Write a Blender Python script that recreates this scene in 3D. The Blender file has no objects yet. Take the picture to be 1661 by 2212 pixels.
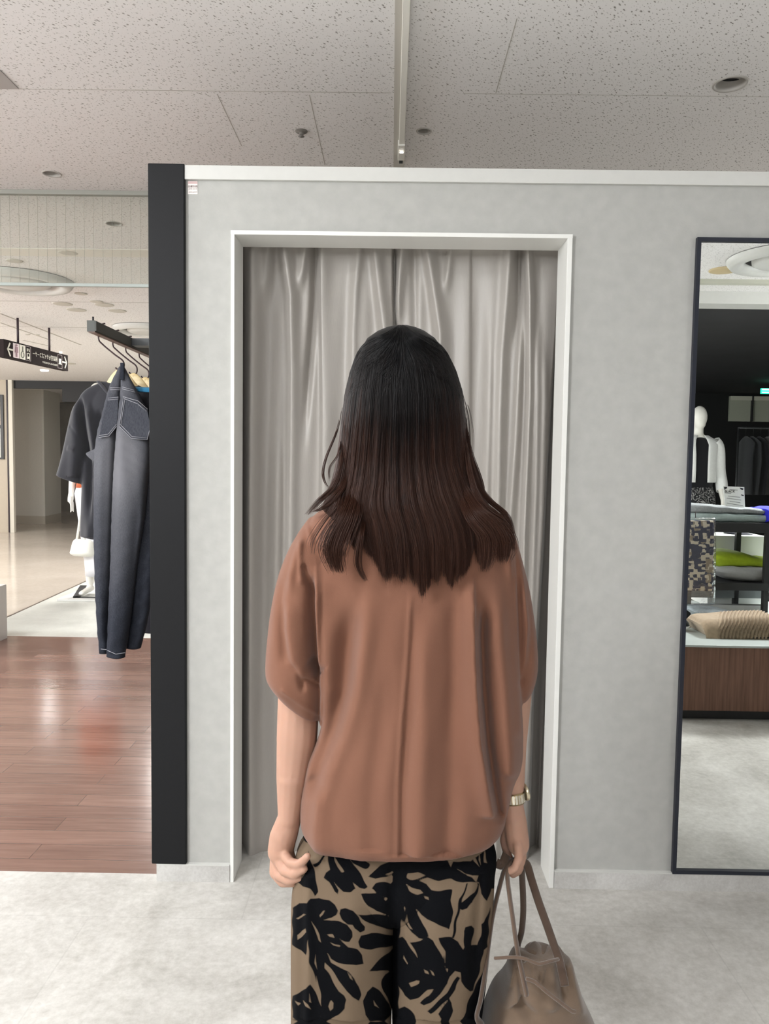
import bpy, bmesh, math, random
import numpy as np
from mathutils import Vector, Matrix
random.seed(7); rng = np.random.default_rng(7)
C = bpy.context.scene.collection
SC = bpy.context.scene
PI = math.pi

# ------------------------------------------------------------------ camera
IW, IH, FPX = 1661.0, 2212.0, 1662.0
YAW, PITCH, ROLL = -0.00741, -0.06487, -0.01420
CAM = np.array([0.0, 0.0, 1.35])
def raydir(px, py):
    d0, d1 = (px - IW / 2) / FPX, (py - IH / 2) / FPX
    c, s = math.cos(ROLL), math.sin(ROLL)
    x = c * d0 - s * d1; up = -(s * d0 + c * d1)
    c, s = math.cos(PITCH), math.sin(PITCH)
    f = c - s * up; u = s + c * up
    c, s = math.cos(YAW), math.sin(YAW)
    return np.array([c * x + s * f, -s * x + c * f, u])
_f = raydir(IW / 2, IH / 2); _r = raydir(IW / 2 + FPX, IH / 2) - _f; _d = raydir(IW / 2, IH / 2 + FPX) - _f
RM = np.stack([_r, _d, _f], 0)
def project(P):
    q = (np.asarray(P, float) - CAM) @ RM.T
    return np.stack([q[..., 0] / q[..., 2] * FPX + IW / 2, q[..., 1] / q[..., 2] * FPX + IH / 2], -1)
def at(px, py, Y):
    d = raydir(px, py); return CAM + d * (Y / d[1])
def atz(px, py, Z):
    d = raydir(px, py); return CAM + d * ((Z - CAM[2]) / d[2])
cam_data = bpy.data.cameras.new('camera'); cam = bpy.data.objects.new('camera', cam_data); C.objects.link(cam)
cam_data.sensor_fit = 'VERTICAL'; cam_data.sensor_height = 24.0; cam_data.lens = 24.0 * FPX / IH
cam_data.clip_start = 0.02; cam_data.clip_end = 200
M4 = Matrix([[_r[0], -_d[0], -_f[0], CAM[0]], [_r[1], -_d[1], -_f[1], CAM[1]], [_r[2], -_d[2], -_f[2], CAM[2]], [0, 0, 0, 1]])
cam.matrix_world = M4
SC.camera = cam

# ------------------------------------------------------------------ world, lamps, exposure
SC.view_settings.view_transform = 'Standard'
SC.view_settings.look = 'None'
SC.view_settings.exposure = 0.18
SC.view_settings.gamma = 1.0
SC.view_settings.use_curve_mapping = False
SC.cycles.max_bounces = 8; SC.cycles.diffuse_bounces = 4; SC.cycles.glossy_bounces = 4
SC.cycles.transmission_bounces = 6; SC.cycles.transparent_max_bounces = 8
SC.cycles.use_denoising = True
SC.cycles.caustics_reflective = False; SC.cycles.caustics_refractive = False
w = bpy.data.worlds.new('world'); SC.world = w; w.use_nodes = True
w.node_tree.nodes['Background'].inputs[0].default_value = (0.9, 0.95, 1.0, 1)
w.node_tree.nodes['Background'].inputs[1].default_value = 0.25
ZC = 2.70      # ceiling height
D = 2.39       # distance of the fitting-room front
def lamp(name, loc, size, power, col=(1, 0.97, 0.92), spread=180):
    l = bpy.data.lights.new(name, 'AREA'); l.shape = 'DISK'; l.size = size; l.energy = power; l.color = col
    l.spread = math.radians(spread)
    o = bpy.data.objects.new(name, l); o.location = loc; C.objects.link(o); return o
AREA_FILLS = [  # x, y, size, watts, colour   (unseen area lights added near the ceiling to reach the brightness)
    (-1.3, 0.25, 0.6, 27, (0.97, 0.985, 1.0)),
    (0.5, -2.0, 0.9, 62, (0.97, 0.985, 1.0)),
    (-3.4, 4.4, 0.9, 45, (0.98, 0.99, 1.0)),
    (-2.4, 9.5, 0.9, 165, (1.0, 0.98, 0.95)),
    (3.2, 3.6, 0.6, 30, (1.0, 0.98, 0.95)),
    (0.1, 3.3, 0.4, 13, (1.0, 0.97, 0.93)),
]
for i, (x, y, s, p, c) in enumerate(AREA_FILLS):
    lamp('area_fill', (x, y, ZC - 0.03), s, p, c)
_p = atz(96, 799, ZC); lamp('corridor_lamp_light', (_p[0], _p[1], ZC - .035), .16, 5, (1, .98, .95))
lamp('counter_lamp', (3.0, -0.5, ZC - 0.03), .5, 60, (0.98, 0.99, 1.0), 110)
POINT_FILLS = [  # unseen point lights added out of frame to brighten ceiling and walls
    (-2.3, -0.35, 2.2, 180, (0.97, 0.985, 1.0)),
    (-3.9, 1.5, 2.1, 120, (0.97, 0.985, 1.0)),
    (3.6, -0.2, 2.15, 44, (0.98, 0.985, 1.0)),
    (-0.8, -4.2, 2.1, 170, (0.97, 0.985, 1.0)),
    (-6.0, 4.6, 2.15, 330, (0.95, 0.98, 1.0)),
    (-9.0, 9.5, 2.1, 360, (1.0, 0.975, 0.94)),
    (3.8, 5.5, 2.1, 90, (1.0, 0.975, 0.94)),
]
for x, y, z, p, c in POINT_FILLS:
    l = bpy.data.lights.new('point_fill', 'POINT'); l.energy = p; l.color = c; l.shadow_soft_size = .28
    o = bpy.data.objects.new('point_fill', l); o.location = (x, y, z); C.objects.link(o)

# ------------------------------------------------------------------ materials
def s2l(v): v = v / 255.0; return v / 12.92 if v <= 0.04045 else ((v + 0.055) / 1.055) ** 2.4
def rgb(r, g, b): return (s2l(r), s2l(g), s2l(b), 1.0)
def new_mat(name):
    m = bpy.data.materials.new(name); m.use_nodes = True
    return m, m.node_tree.nodes, m.node_tree.links, m.node_tree.nodes['Principled BSDF']
def N(nt, typ, **kw):
    n = nt.new(typ)
    for k, v in kw.items():
        if k.startswith('i_'):
            key = k[2:]; key = int(key) if key.isdigit() else key.replace('_', ' ')
            n.inputs[key].default_value = v
        else: setattr(n, k, v)
    return n
def plain(name, col, rough=0.5, metal=0.0, spec=0.5, noise=0.0, nscale=40, bump=0.0, bscale=300, **extra):
    m, nt, lk, b = new_mat(name)
    b.inputs['Base Color'].default_value = col; b.inputs['Roughness'].default_value = rough
    b.inputs['Metallic'].default_value = metal; b.inputs['Specular IOR Level'].default_value = spec
    for k, v in extra.items(): b.inputs[k.replace('_', ' ')].default_value = v
    tc = N(nt, 'ShaderNodeTexCoord')
    if noise:
        n = N(nt, 'ShaderNodeTexNoise', i_Scale=nscale, i_Detail=4.0); lk.new(tc.outputs['Object'], n.inputs['Vector'])
        mx = N(nt, 'ShaderNodeMix', data_type='RGBA', blend_type='MULTIPLY'); mx.inputs[0].default_value = 1.0
        mx.inputs[6].default_value = col
        r = N(nt, 'ShaderNodeMapRange'); r.inputs[1].default_value = .3; r.inputs[2].default_value = .7
        r.inputs[3].default_value = 1 - noise; r.inputs[4].default_value = 1 + noise * .4
        lk.new(n.outputs[0], r.inputs[0])
        lk.new(r.outputs[0], mx.inputs[7]); lk.new(mx.outputs[2], b.inputs['Base Color'])
    if bump:
        n2 = N(nt, 'ShaderNodeTexNoise', i_Scale=bscale, i_Detail=3.0); lk.new(tc.outputs['Object'], n2.inputs['Vector'])
        bp = N(nt, 'ShaderNodeBump', i_Strength=bump, i_Distance=0.002); lk.new(n2.outputs[0], bp.inputs['Height'])
        lk.new(bp.outputs[0], b.inputs['Normal'])
    return m
def emit(name, col, strength):
    m, nt, lk, b = new_mat(name)
    b.inputs['Base Color'].default_value = col
    b.inputs['Emission Color'].default_value = col; b.inputs['Emission Strength'].default_value = strength
    return m

def mat_ceiling(name, base, fleck, strength=1.0):
    m, nt, lk, b = new_mat(name); b.inputs['Roughness'].default_value = .9; b.inputs['Specular IOR Level'].default_value = .15
    tc = N(nt, 'ShaderNodeTexCoord')
    wn = N(nt, 'ShaderNodeTexNoise', i_Scale=9.0, i_Detail=2.0); lk.new(tc.outputs['Object'], wn.inputs['Vector'])
    off = N(nt, 'ShaderNodeVectorMath', operation='SCALE'); lk.new(wn.outputs[1], off.inputs[0]); off.inputs['Scale'].default_value = .03
    add = N(nt, 'ShaderNodeVectorMath', operation='ADD'); lk.new(tc.outputs['Object'], add.inputs[0]); lk.new(off.outputs[0], add.inputs[1])
    prev = None
    for sc_, rot, thr in (((62, 30, 1), 0.75, .10), ((95, 52, 1), .45, .08), ((42, 20, 1), .95, .055)):
        mp = N(nt, 'ShaderNodeMapping'); mp.inputs['Rotation'].default_value = (0, 0, rot); lk.new(add.outputs[0], mp.inputs['Vector'])
        mp2 = N(nt, 'ShaderNodeMapping'); mp2.inputs['Scale'].default_value = (sc_[0], sc_[1], 1); lk.new(mp.outputs[0], mp2.inputs['Vector'])
        v = N(nt, 'ShaderNodeTexVoronoi', voronoi_dimensions='2D', i_Scale=1.0); lk.new(mp2.outputs[0], v.inputs['Vector'])
        sep = N(nt, 'ShaderNodeSeparateColor'); lk.new(v.outputs['Color'], sep.inputs[0])
        mul = N(nt, 'ShaderNodeMath', operation='MULTIPLY'); lk.new(sep.outputs[0], mul.inputs[0]); mul.inputs[1].default_value = thr * 1.55
        sub = N(nt, 'ShaderNodeMath', operation='SUBTRACT'); lk.new(mul.outputs[0], sub.inputs[0]); lk.new(v.outputs['Distance'], sub.inputs[1])
        mr = N(nt, 'ShaderNodeMapRange'); mr.inputs[1].default_value = -.05; mr.inputs[2].default_value = .06; lk.new(sub.outputs[0], mr.inputs[0])
        if prev is None: prev = mr
        else:
            mx_ = N(nt, 'ShaderNodeMath', operation='MAXIMUM'); lk.new(prev.outputs[0], mx_.inputs[0]); lk.new(mr.outputs[0], mx_.inputs[1]); prev = mx_
    st = N(nt, 'ShaderNodeMath', operation='MULTIPLY'); lk.new(prev.outputs[0], st.inputs[0]); st.inputs[1].default_value = strength
    mx = N(nt, 'ShaderNodeMix', data_type='RGBA'); lk.new(st.outputs[0], mx.inputs[0]); mx.inputs[6].default_value = base; mx.inputs[7].default_value = fleck
    lk.new(mx.outputs[2], b.inputs['Base Color'])
    return m
def mat_stone(name, c1, c2, rough=.35, scale=1.3, tile=0.0, grout=.85):
    m, nt, lk, b = new_mat(name); b.inputs['Roughness'].default_value = rough
    tc = N(nt, 'ShaderNodeTexCoord')
    n1 = N(nt, 'ShaderNodeTexNoise', i_Scale=scale * 2.2, i_Detail=8.0, i_Roughness=.65, i_Distortion=.6); lk.new(tc.outputs['Object'], n1.inputs['Vector'])
    n2 = N(nt, 'ShaderNodeTexNoise', i_Scale=scale * 38, i_Detail=5.0, i_Roughness=.7); lk.new(tc.outputs['Object'], n2.inputs['Vector'])
    a = N(nt, 'ShaderNodeMath', operation='MULTIPLY_ADD'); lk.new(n2.outputs[0], a.inputs[0]); a.inputs[1].default_value = .55; lk.new(n1.outputs[0], a.inputs[2])
    r = N(nt, 'ShaderNodeMapRange'); r.inputs[1].default_value = .58; r.inputs[2].default_value = .98; lk.new(a.outputs[0], r.inputs[0])
    mx = N(nt, 'ShaderNodeMix', data_type='RGBA'); lk.new(r.outputs[0], mx.inputs[0]); mx.inputs[6].default_value = c1; mx.inputs[7].default_value = c2
    out = mx.outputs[2]
    if tile:
        mp = N(nt, 'ShaderNodeMapping'); mp.inputs['Location'].default_value = (-.03, -.38, 0); lk.new(tc.outputs['Object'], mp.inputs['Vector'])
        br = N(nt, 'ShaderNodeTexBrick', offset=0.5, i_Scale=1.0); lk.new(mp.outputs[0], br.inputs['Vector'])
        br.inputs['Color1'].default_value = (1, 1, 1, 1); br.inputs['Color2'].default_value = (.97, .97, .97, 1); br.inputs['Mortar'].default_value = (grout, grout, grout, 1)
        br.inputs['Mortar Size'].default_value = .0022; br.inputs['Brick Width'].default_value = tile; br.inputs['Row Height'].default_value = tile
        m2 = N(nt, 'ShaderNodeMix', data_type='RGBA', blend_type='MULTIPLY'); m2.inputs[0].default_value = 1; lk.new(out, m2.inputs[6]); lk.new(br.outputs[0], m2.inputs[7]); out = m2.outputs[2]
    lk.new(out, b.inputs['Base Color'])
    rr = N(nt, 'ShaderNodeMapRange'); rr.inputs[3].default_value = rough * .8; rr.inputs[4].default_value = min(1, rough * 1.3); lk.new(n2.outputs[0], rr.inputs[0]); lk.new(rr.outputs[0], b.inputs['Roughness'])
    return m
def mat_woodfloor(name):
    m, nt, lk, b = new_mat(name)
    tc = N(nt, 'ShaderNodeTexCoord')
    br = N(nt, 'ShaderNodeTexBrick', offset=.37, i_Scale=1.0); lk.new(tc.outputs['Object'], br.inputs['Vector'])
    br.inputs['Color1'].default_value = (.0, .0, .0, 1); br.inputs['Color2'].default_value = (1, 1, 1, 1); br.inputs['Mortar'].default_value = (.5, .5, .5, 1)
    br.inputs['Mortar Size'].default_value = .0012; br.inputs['Brick Width'].default_value = 1.2; br.inputs['Row Height'].default_value = .1
    mp = N(nt, 'ShaderNodeMapping'); mp.inputs['Scale'].default_value = (2.2, 34, 1); lk.new(tc.outputs['Object'], mp.inputs['Vector'])
    n1 = N(nt, 'ShaderNodeTexNoise', i_Scale=1.4, i_Detail=8.0, i_Roughness=.62, i_Distortion=.4); lk.new(mp.outputs[0], n1.inputs['Vector'])
    sep = N(nt, 'ShaderNodeSeparateColor'); lk.new(br.outputs[0], sep.inputs[0])
    a = N(nt, 'ShaderNodeMath', operation='MULTIPLY_ADD'); lk.new(sep.outputs[0], a.inputs[0]); a.inputs[1].default_value = .32; lk.new(n1.outputs[0], a.inputs[2])
    cr = N(nt, 'ShaderNodeValToRGB'); lk.new(a.outputs[0], cr.inputs[0])
    e = cr.color_ramp.elements; e[0].position = .3; e[0].color = rgb(104, 74, 64); e[1].position = .95; e[1].color = rgb(140, 107, 94)
    el = cr.color_ramp.elements.new(.6); el.color = rgb(121, 90, 78)
    ms = N(nt, 'ShaderNodeMix', data_type='RGBA'); lk.new(br.outputs['Fac'], ms.inputs[0]); lk.new(cr.outputs[0], ms.inputs[6]); ms.inputs[7].default_value = rgb(86, 56, 46)
    lk.new(ms.outputs[2], b.inputs['Base Color'])
    rr = N(nt, 'ShaderNodeMapRange'); rr.inputs[3].default_value = .10; rr.inputs[4].default_value = .24; lk.new(n1.outputs[0], rr.inputs[0]); lk.new(rr.outputs[0], b.inputs['Roughness'])
    bp = N(nt, 'ShaderNodeBump', i_Strength=.05, i_Distance=.002); lk.new(n1.outputs[0], bp.inputs['Height']); lk.new(bp.outputs[0], b.inputs['Normal'])
    b.inputs['Specular IOR Level'].default_value = .9
    return m
def mat_fabric(name, col, rough=.85, weave=900, bump=.15, noise=.06, sheen=.2, spec=.2, nscale=60):
    m = plain(name, col, rough=rough, spec=spec, noise=noise, nscale=nscale, bump=bump, bscale=weave)
    b = m.node_tree.nodes['Principled BSDF']; b.inputs['Sheen Weight'].default_value = sheen; b.inputs['Sheen Roughness'].default_value = .5
    return m
def mat_wood(name, c1, c2, scale=(60, 60, 3), rough=.45):
    m, nt, lk, b = new_mat(name); b.inputs['Roughness'].default_value = rough
    tc = N(nt, 'ShaderNodeTexCoord'); mp = N(nt, 'ShaderNodeMapping'); mp.inputs['Scale'].default_value = scale; lk.new(tc.outputs['Object'], mp.inputs['Vector'])
    n1 = N(nt, 'ShaderNodeTexNoise', i_Scale=1.0, i_Detail=6.0, i_Roughness=.6); lk.new(mp.outputs[0], n1.inputs['Vector'])
    r = N(nt, 'ShaderNodeMapRange'); r.inputs[1].default_value = .3; r.inputs[2].default_value = .7; lk.new(n1.outputs[0], r.inputs[0])
    mx = N(nt, 'ShaderNodeMix', data_type='RGBA'); lk.new(r.outputs[0], mx.inputs[0]); mx.inputs[6].default_value = c1; mx.inputs[7].default_value = c2
    lk.new(mx.outputs[2], b.inputs['Base Color']); return m
def clear_sheet(name, tint, gloss=.08, rough=.02, bump=0.0, bscale=40):
    """thin clear sheet: light passes straight through, with a faint reflection"""
    m = bpy.data.materials.new(name); m.use_nodes = True; nt, lk = m.node_tree.nodes, m.node_tree.links
    out = [n for n in nt if n.type == 'OUTPUT_MATERIAL'][0]; nt.remove(nt['Principled BSDF'])
    t = N(nt, 'ShaderNodeBsdfTransparent', i_Color=tint); g = N(nt, 'ShaderNodeBsdfGlossy', i_Roughness=rough)
    fr = N(nt, 'ShaderNodeFresnel', i_IOR=1.35); mlt = N(nt, 'ShaderNodeMath', operation='MULTIPLY_ADD'); lk.new(fr.outputs[0], mlt.inputs[0]); mlt.inputs[1].default_value = .6; mlt.inputs[2].default_value = gloss * .3
    mx = N(nt, 'ShaderNodeMixShader'); lk.new(mlt.outputs[0], mx.inputs[0]); lk.new(t.outputs[0], mx.inputs[1]); lk.new(g.outputs[0], mx.inputs[2]); lk.new(mx.outputs[0], out.inputs[0])
    if bump:
        tc = N(nt, 'ShaderNodeTexCoord'); n = N(nt, 'ShaderNodeTexNoise', i_Scale=bscale, i_Detail=2.0); lk.new(tc.outputs['Object'], n.inputs['Vector'])
        bp = N(nt, 'ShaderNodeBump', i_Strength=bump, i_Distance=.01); lk.new(n.outputs[0], bp.inputs['Height']); lk.new(bp.outputs[0], g.inputs['Normal']); lk.new(bp.outputs[0], fr.inputs['Normal'])
    return m
def mat_attr_mix(name, attr, c1, c2, lo, hi, rough=.8, bump=.15, weave=1200, sheen=.0):
    """two fabric colours split along a stored woven-print attribute"""
    m = mat_fabric(name, c1, rough=rough, bump=bump, weave=weave, noise=0, sheen=sheen, spec=.06); nt, lk = m.node_tree.nodes, m.node_tree.links; b = nt['Principled BSDF']
    at_ = N(nt, 'ShaderNodeAttribute', attribute_name=attr)
    r = N(nt, 'ShaderNodeMapRange'); r.inputs[1].default_value = lo; r.inputs[2].default_value = hi; lk.new(at_.outputs['Fac'], r.inputs[0])
    mx = N(nt, 'ShaderNodeMix', data_type='RGBA'); lk.new(r.outputs[0], mx.inputs[0]); mx.inputs[6].default_value = c1; mx.inputs[7].default_value = c2
    lk.new(mx.outputs[2], b.inputs['Base Color']); return m

# ------------------------------------------------------------------ geometry helpers
REFLECT = [False]     # True while building what stands behind the camera and is met through the wall mirror
def mirror_pts(v):
    v = np.array(v, float).reshape(-1, 3).copy()
    if REFLECT[0]: v[:, 1] = 2 * D - v[:, 1]
    return v
def link(o, parent=None):
    C.objects.link(o)
    if parent is not None:
        o.parent = parent
        o.matrix_parent_inverse = Matrix.Translation(-Vector(parent.location))
    return o
def mesh(name, verts, faces, mat, parent=None, smooth=True, autosmooth=None):
    v = mirror_pts(verts); f = [tuple(int(i) for i in q) for q in faces]
    if REFLECT[0]: f = [q[::-1] for q in f]
    me = bpy.data.meshes.new(name); me.from_pydata(v.tolist(), [], f); me.update()
    if isinstance(mat, (list, tuple)):
        for m in mat: me.materials.append(m)
    elif mat: me.materials.append(mat)
    if smooth:
        me.shade_smooth()
        if autosmooth: me.set_sharp_from_angle(angle=math.radians(autosmooth))
    o = bpy.data.objects.new(name, me); return link(o, parent)
def tag(o, label, cat=None, group=None, kind=None):
    if label: o['label'] = label
    if cat: o['category'] = cat
    if group: o['group'] = group
    if kind: o['kind'] = kind
    return o
def thing(name, label, cat, loc, group=None):
    loc = mirror_pts([loc])[0]
    o = bpy.data.objects.new(name, None); o.empty_display_size = .05; o.location = loc; C.objects.link(o)
    return tag(o, label, cat, group)
def struct(o): o['kind'] = 'structure'; return o
class G:
    """collects shells into one mesh"""
    def __init__(s): s.v = []; s.f = []; s.n = 0
    def add(s, v, f):
        v = np.array(v, float).reshape(-1, 3); s.f += [tuple(int(i) + s.n for i in q) for q in f]; s.v.append(v); s.n += len(v); return s
    def box(s, x0, x1, y0, y1, z0, z1, bev=0.0):
        if bev:
            bm = bmesh.new(); bmesh.ops.create_cube(bm, size=1)
            for q in bm.verts: q.co = Vector(((x0 + x1) / 2 + q.co.x * (x1 - x0), (y0 + y1) / 2 + q.co.y * (y1 - y0), (z0 + z1) / 2 + q.co.z * (z1 - z0)))
            bmesh.ops.bevel(bm, geom=bm.edges[:], offset=bev, segments=2, affect='EDGES', profile=.5)
            bm.verts.index_update(); v = [tuple(q.co) for q in bm.verts]; f = [[q.index for q in p.verts] for p in bm.faces]; bm.free(); return s.add(v, f)
        v = [(x, y, z) for z in (z0, z1) for y in (y0, y1) for x in (x0, x1)]
        return s.add(v, [(0, 2, 3, 1), (4, 5, 7, 6), (0, 1, 5, 4), (2, 6, 7, 3), (0, 4, 6, 2), (1, 3, 7, 5)])
    def hexa(s, P): # 8 pts: bottom 4 ccw, top 4 ccw
        return s.add(P, [(3, 2, 1, 0), (4, 5, 6, 7), (0, 1, 5, 4), (1, 2, 6, 5), (2, 3, 7, 6), (3, 0, 4, 7)])
    def prism(s, P, off): # polygon P extruded by vector off
        P = np.array(P, float); n = len(P); v = np.concatenate([P, P + np.array(off)])
        return s.add(v, [tuple(range(n))[::-1], tuple(range(n, 2 * n))] + [(i, (i + 1) % n, n + (i + 1) % n, n + i) for i in range(n)])
    def rings(s, R, cap=True, closed=True):
        R = np.array(R, float); m, n = R.shape[:2]; f = []
        for i in range(m - 1):
            for j in range(n if closed else n - 1):
                k = (j + 1) % n; f.append((i * n + j, i * n + k, (i + 1) * n + k, (i + 1) * n + j))
        v = R.reshape(-1, 3)
        if cap and closed:
            v = np.concatenate([v, R[0].mean(0)[None], R[-1].mean(0)[None]]); a, b = m * n, m * n + 1
            for j in range(n): f.append((a, (j + 1) % n, j)); f.append((b, (m - 1) * n + j, (m - 1) * n + (j + 1) % n))
        return s.add(v, f)
    def tube(s, P, r, n=10, ref=None, flat=1.0, cap=True):
        P = np.array(P, float); m = len(P); r = np.broadcast_to(np.array(r, float), (m,)) if np.ndim(r) <= 1 else r
        T = np.gradient(P, axis=0); T /= np.linalg.norm(T, axis=1)[:, None] + 1e-12
        u = np.array(ref if ref is not None else (0, 0, 1.0), float)
        if abs(T[0] @ u) > .95: u = np.array((0, 1.0, 0)) if ref is None else u + .1
        rows = []; a = np.linspace(0, 2 * PI, n, endpoint=False)
        for i in range(m):
            u = u - T[i] * (u @ T[i]); u /= np.linalg.norm(u) + 1e-12; w_ = np.cross(T[i], u)
            rows.append(P[i] + r[i] * (np.cos(a)[:, None] * u * flat + np.sin(a)[:, None] * w_))
        return s.rings(rows, cap)
    def ell(s, c, r, n=20, m=12, rot=None):
        c = np.array(c, float); th = np.linspace(0.001, PI - .001, m); a = np.linspace(0, 2 * PI, n, endpoint=False)
        R = np.stack([np.stack([np.sin(t) * np.cos(a) * r[0], np.sin(t) * np.sin(a) * r[1], np.full(n, np.cos(t) * r[2])], 1) for t in th])
        if rot is not None: R = R @ np.array(Matrix(rot).to_3x3()).T if not isinstance(rot, np.ndarray) else R @ rot.T
        return s.rings(R + c)
    def cone(s, p0, r0, p1, r1, n=16, flat=1.0, ref=None):
        """round-ended tapered limb"""
        p0 = np.array(p0, float); p1 = np.array(p1, float); d = p1 - p0; L = np.linalg.norm(d) + 1e-9; t = d / L
        P = []; R = []
        for a in np.linspace(PI / 2, 0, 5)[:-1]: P.append(p0 - t * r0 * math.sin(a)); R.append(max(r0 * math.cos(a), 1e-4))
        for k in np.linspace(0, 1, 6): P.append(p0 + d * k); R.append(r0 + (r1 - r0) * k)
        for a in np.linspace(0, PI / 2, 5)[1:]: P.append(p1 + t * r1 * math.sin(a)); R.append(max(r1 * math.cos(a), 1e-4))
        u = np.array(ref if ref is not None else ((1, 0, 0) if abs(t[0]) < .8 else (0, 0, 1)), float); u -= t * (u @ t); u /= np.linalg.norm(u); w_ = np.cross(t, u)
        a = np.linspace(0, 2 * PI, n, endpoint=False)
        return s.rings([P[i] + R[i] * (np.cos(a)[:, None] * u + np.sin(a)[:, None] * w_ * flat) for i in range(len(P))])
    def V(s): return np.concatenate(s.v)
    def build(s, name, mat, parent=None, smooth=True, autosmooth=None): return mesh(name, s.V(), s.f, mat, parent, smooth, autosmooth)
def sm(x): x = np.clip(x, 0, 1); return x * x * (3 - 2 * x)
def spline(pts, n):
    """Catmull-Rom through pts -> n points"""
    P = np.array(pts, float); P = np.concatenate([[2 * P[0] - P[1]], P, [2 * P[-1] - P[-2]]])
    m = len(P) - 3; t = np.linspace(0, m - 1e-6, n); i = t.astype(int); u = (t - i)[:, None]
    a, b, c, d = P[i], P[i + 1], P[i + 2], P[i + 3]
    return .5 * ((2 * b) + (-a + c) * u + (2 * a - 5 * b + 4 * c - d) * u ** 2 + (-a + 3 * b - 3 * c + d) * u ** 3)
def remeshed(g, voxel, smooth_it=2):
    """union of the shells as one skin; returns vertex and face arrays"""
    me = bpy.data.meshes.new('tmp'); me.from_pydata(g.V().tolist(), [], g.f); me.update()
    o = bpy.data.objects.new('tmp', me); C.objects.link(o)
    md = o.modifiers.new('r', 'REMESH'); md.mode = 'VOXEL'; md.voxel_size = voxel; md.use_smooth_shade = True
    if smooth_it:
        s_ = o.modifiers.new('s', 'SMOOTH'); s_.iterations = smooth_it; s_.factor = .5
    dg = bpy.context.evaluated_depsgraph_get(); dg.update(); ev = o.evaluated_get(dg); m2 = bpy.data.meshes.new_from_object(ev)
    n = len(m2.vertices); v = np.empty(n * 3); m2.vertices.foreach_get('co', v); v = v.reshape(-1, 3)
    nn = np.empty(n * 3); m2.vertices.foreach_get('normal', nn); nn = nn.reshape(-1, 3)
    f = [tuple(p.vertices) for p in m2.polygons]
    bpy.data.objects.remove(o); bpy.data.meshes.remove(me); bpy.data.meshes.remove(m2)
    return v, f, nn
def ring_lr(L, R, Yc, hd, n=40, pw=1.0, yfront=None):
    """closed ring whose left and right silhouettes pass through the image points L and R at depth Yc"""
    a3, b3 = at(L[0], L[1], Yc), at(R[0], R[1], Yc); c = (a3 + b3) / 2; h = (b3 - a3) / 2
    a = np.linspace(0, 2 * PI, n, endpoint=False); ca, sa = np.cos(a), np.sin(a)
    ca = np.sign(ca) * np.abs(ca) ** pw; sa = np.sign(sa) * np.abs(sa) ** pw
    return c + ca[:, None] * h + sa[:, None] * np.array([0, hd, 0])
def interp_rows(rows, n):
    R = np.array(rows, float); t = np.linspace(0, 1, len(R)); k = np.linspace(0, 1, n)
    return np.stack([np.interp(k, t, R[:, j]) for j in range(R.shape[1])], 1)
def seg_field(px, py, line):
    """signed side distance and along-parameter of the nearest point of a polyline"""
    P = np.array(line, float); best = np.full(px.shape, 1e9); sd = np.zeros(px.shape); tt = np.zeros(px.shape)
    for i in range(len(P) - 1):
        a, b = P[i], P[i + 1]; d = b - a; L2 = d @ d + 1e-9
        t = np.clip(((px - a[0]) * d[0] + (py - a[1]) * d[1]) / L2, 0, 1); qx, qy = a[0] + t * d[0], a[1] + t * d[1]
        dist = np.hypot(px - qx, py - qy); cr = d[0] * (py - a[1]) - d[1] * (px - a[0])
        m = dist < best; best[m] = dist[m]; sd[m] = (np.sign(cr) * dist)[m] * -1; tt[m] = ((i + t) / (len(P) - 1))[m]
    return sd, tt, best
def folds(px, py, F):
    """F: list of (polyline, height, width on its left, width on its right[, fade0, fade1]); lines run downward"""
    d = np.zeros(px.shape)
    for q in F:
        line, h, wl, wr = q[:4]; f0, f1 = (q[4], q[5]) if len(q) > 4 else (.15, .15)
        sd, t, best = seg_field(px, py, line)
        # sd>0 : right of a downward line
        w_ = np.where(sd > 0, wr, wl)
        fade = sm(t / max(f0, 1e-3)) * sm((1 - t) / max(f1, 1e-3))
        d += h * np.exp(-(best / w_) ** 2) * fade
    return d

# ------------------------------------------------------------------ the setting
M_ceil = mat_ceiling('ceiling_tile', rgb(232, 230, 229), rgb(112, 106, 98), .85)
M_ceil_plain = plain('ceiling_plain', rgb(228, 224, 216), .85, spec=.2)
M_joint = plain('joint', rgb(172, 168, 160), .9)
M_white = plain('white_paint', rgb(206, 206, 202), .45, noise=.02)
M_wall = plain('wall_paper', rgb(178, 178, 174), .75, spec=.25, noise=.07, nscale=26, bump=.12, bscale=160)
M_skirt = mat_stone('skirting_stone', rgb(176, 174, 170), rgb(206, 205, 202), .5, 3.0)
M_stone = mat_stone('floor_stone', rgb(168, 165, 158), rgb(214, 212, 207), .42, 1.1, tile=.9, grout=.9)
M_stone2 = mat_stone('floor_stone_far', rgb(180, 181, 174), rgb(206, 207, 200), .35, 1.0)
M_cream = mat_stone('corridor_floor', rgb(190, 180, 168), rgb(204, 194, 182), .13, .6)
M_black = plain('black_metal', rgb(38, 38, 40), .45, noise=.05)
M_dark = plain('charcoal_panel', rgb(23, 24, 26), .55, spec=.2, noise=.05, nscale=90, bump=.05)
M_deep = plain('dark_recess', rgb(18, 17, 18), .6)
M_metal = plain('aluminium', rgb(190, 190, 186), .35, metal=.6)
M_woodfl = mat_woodfloor('wood_plank_floor')
M_farwall = plain('far_wall', rgb(186, 179, 168), .7, noise=.04)
M_fargrey = plain('far_grey', rgb(42, 43, 45), .7, noise=.05)
M_room = plain('fitting_room_wall', rgb(150, 143, 136), .8, noise=.03)

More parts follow.
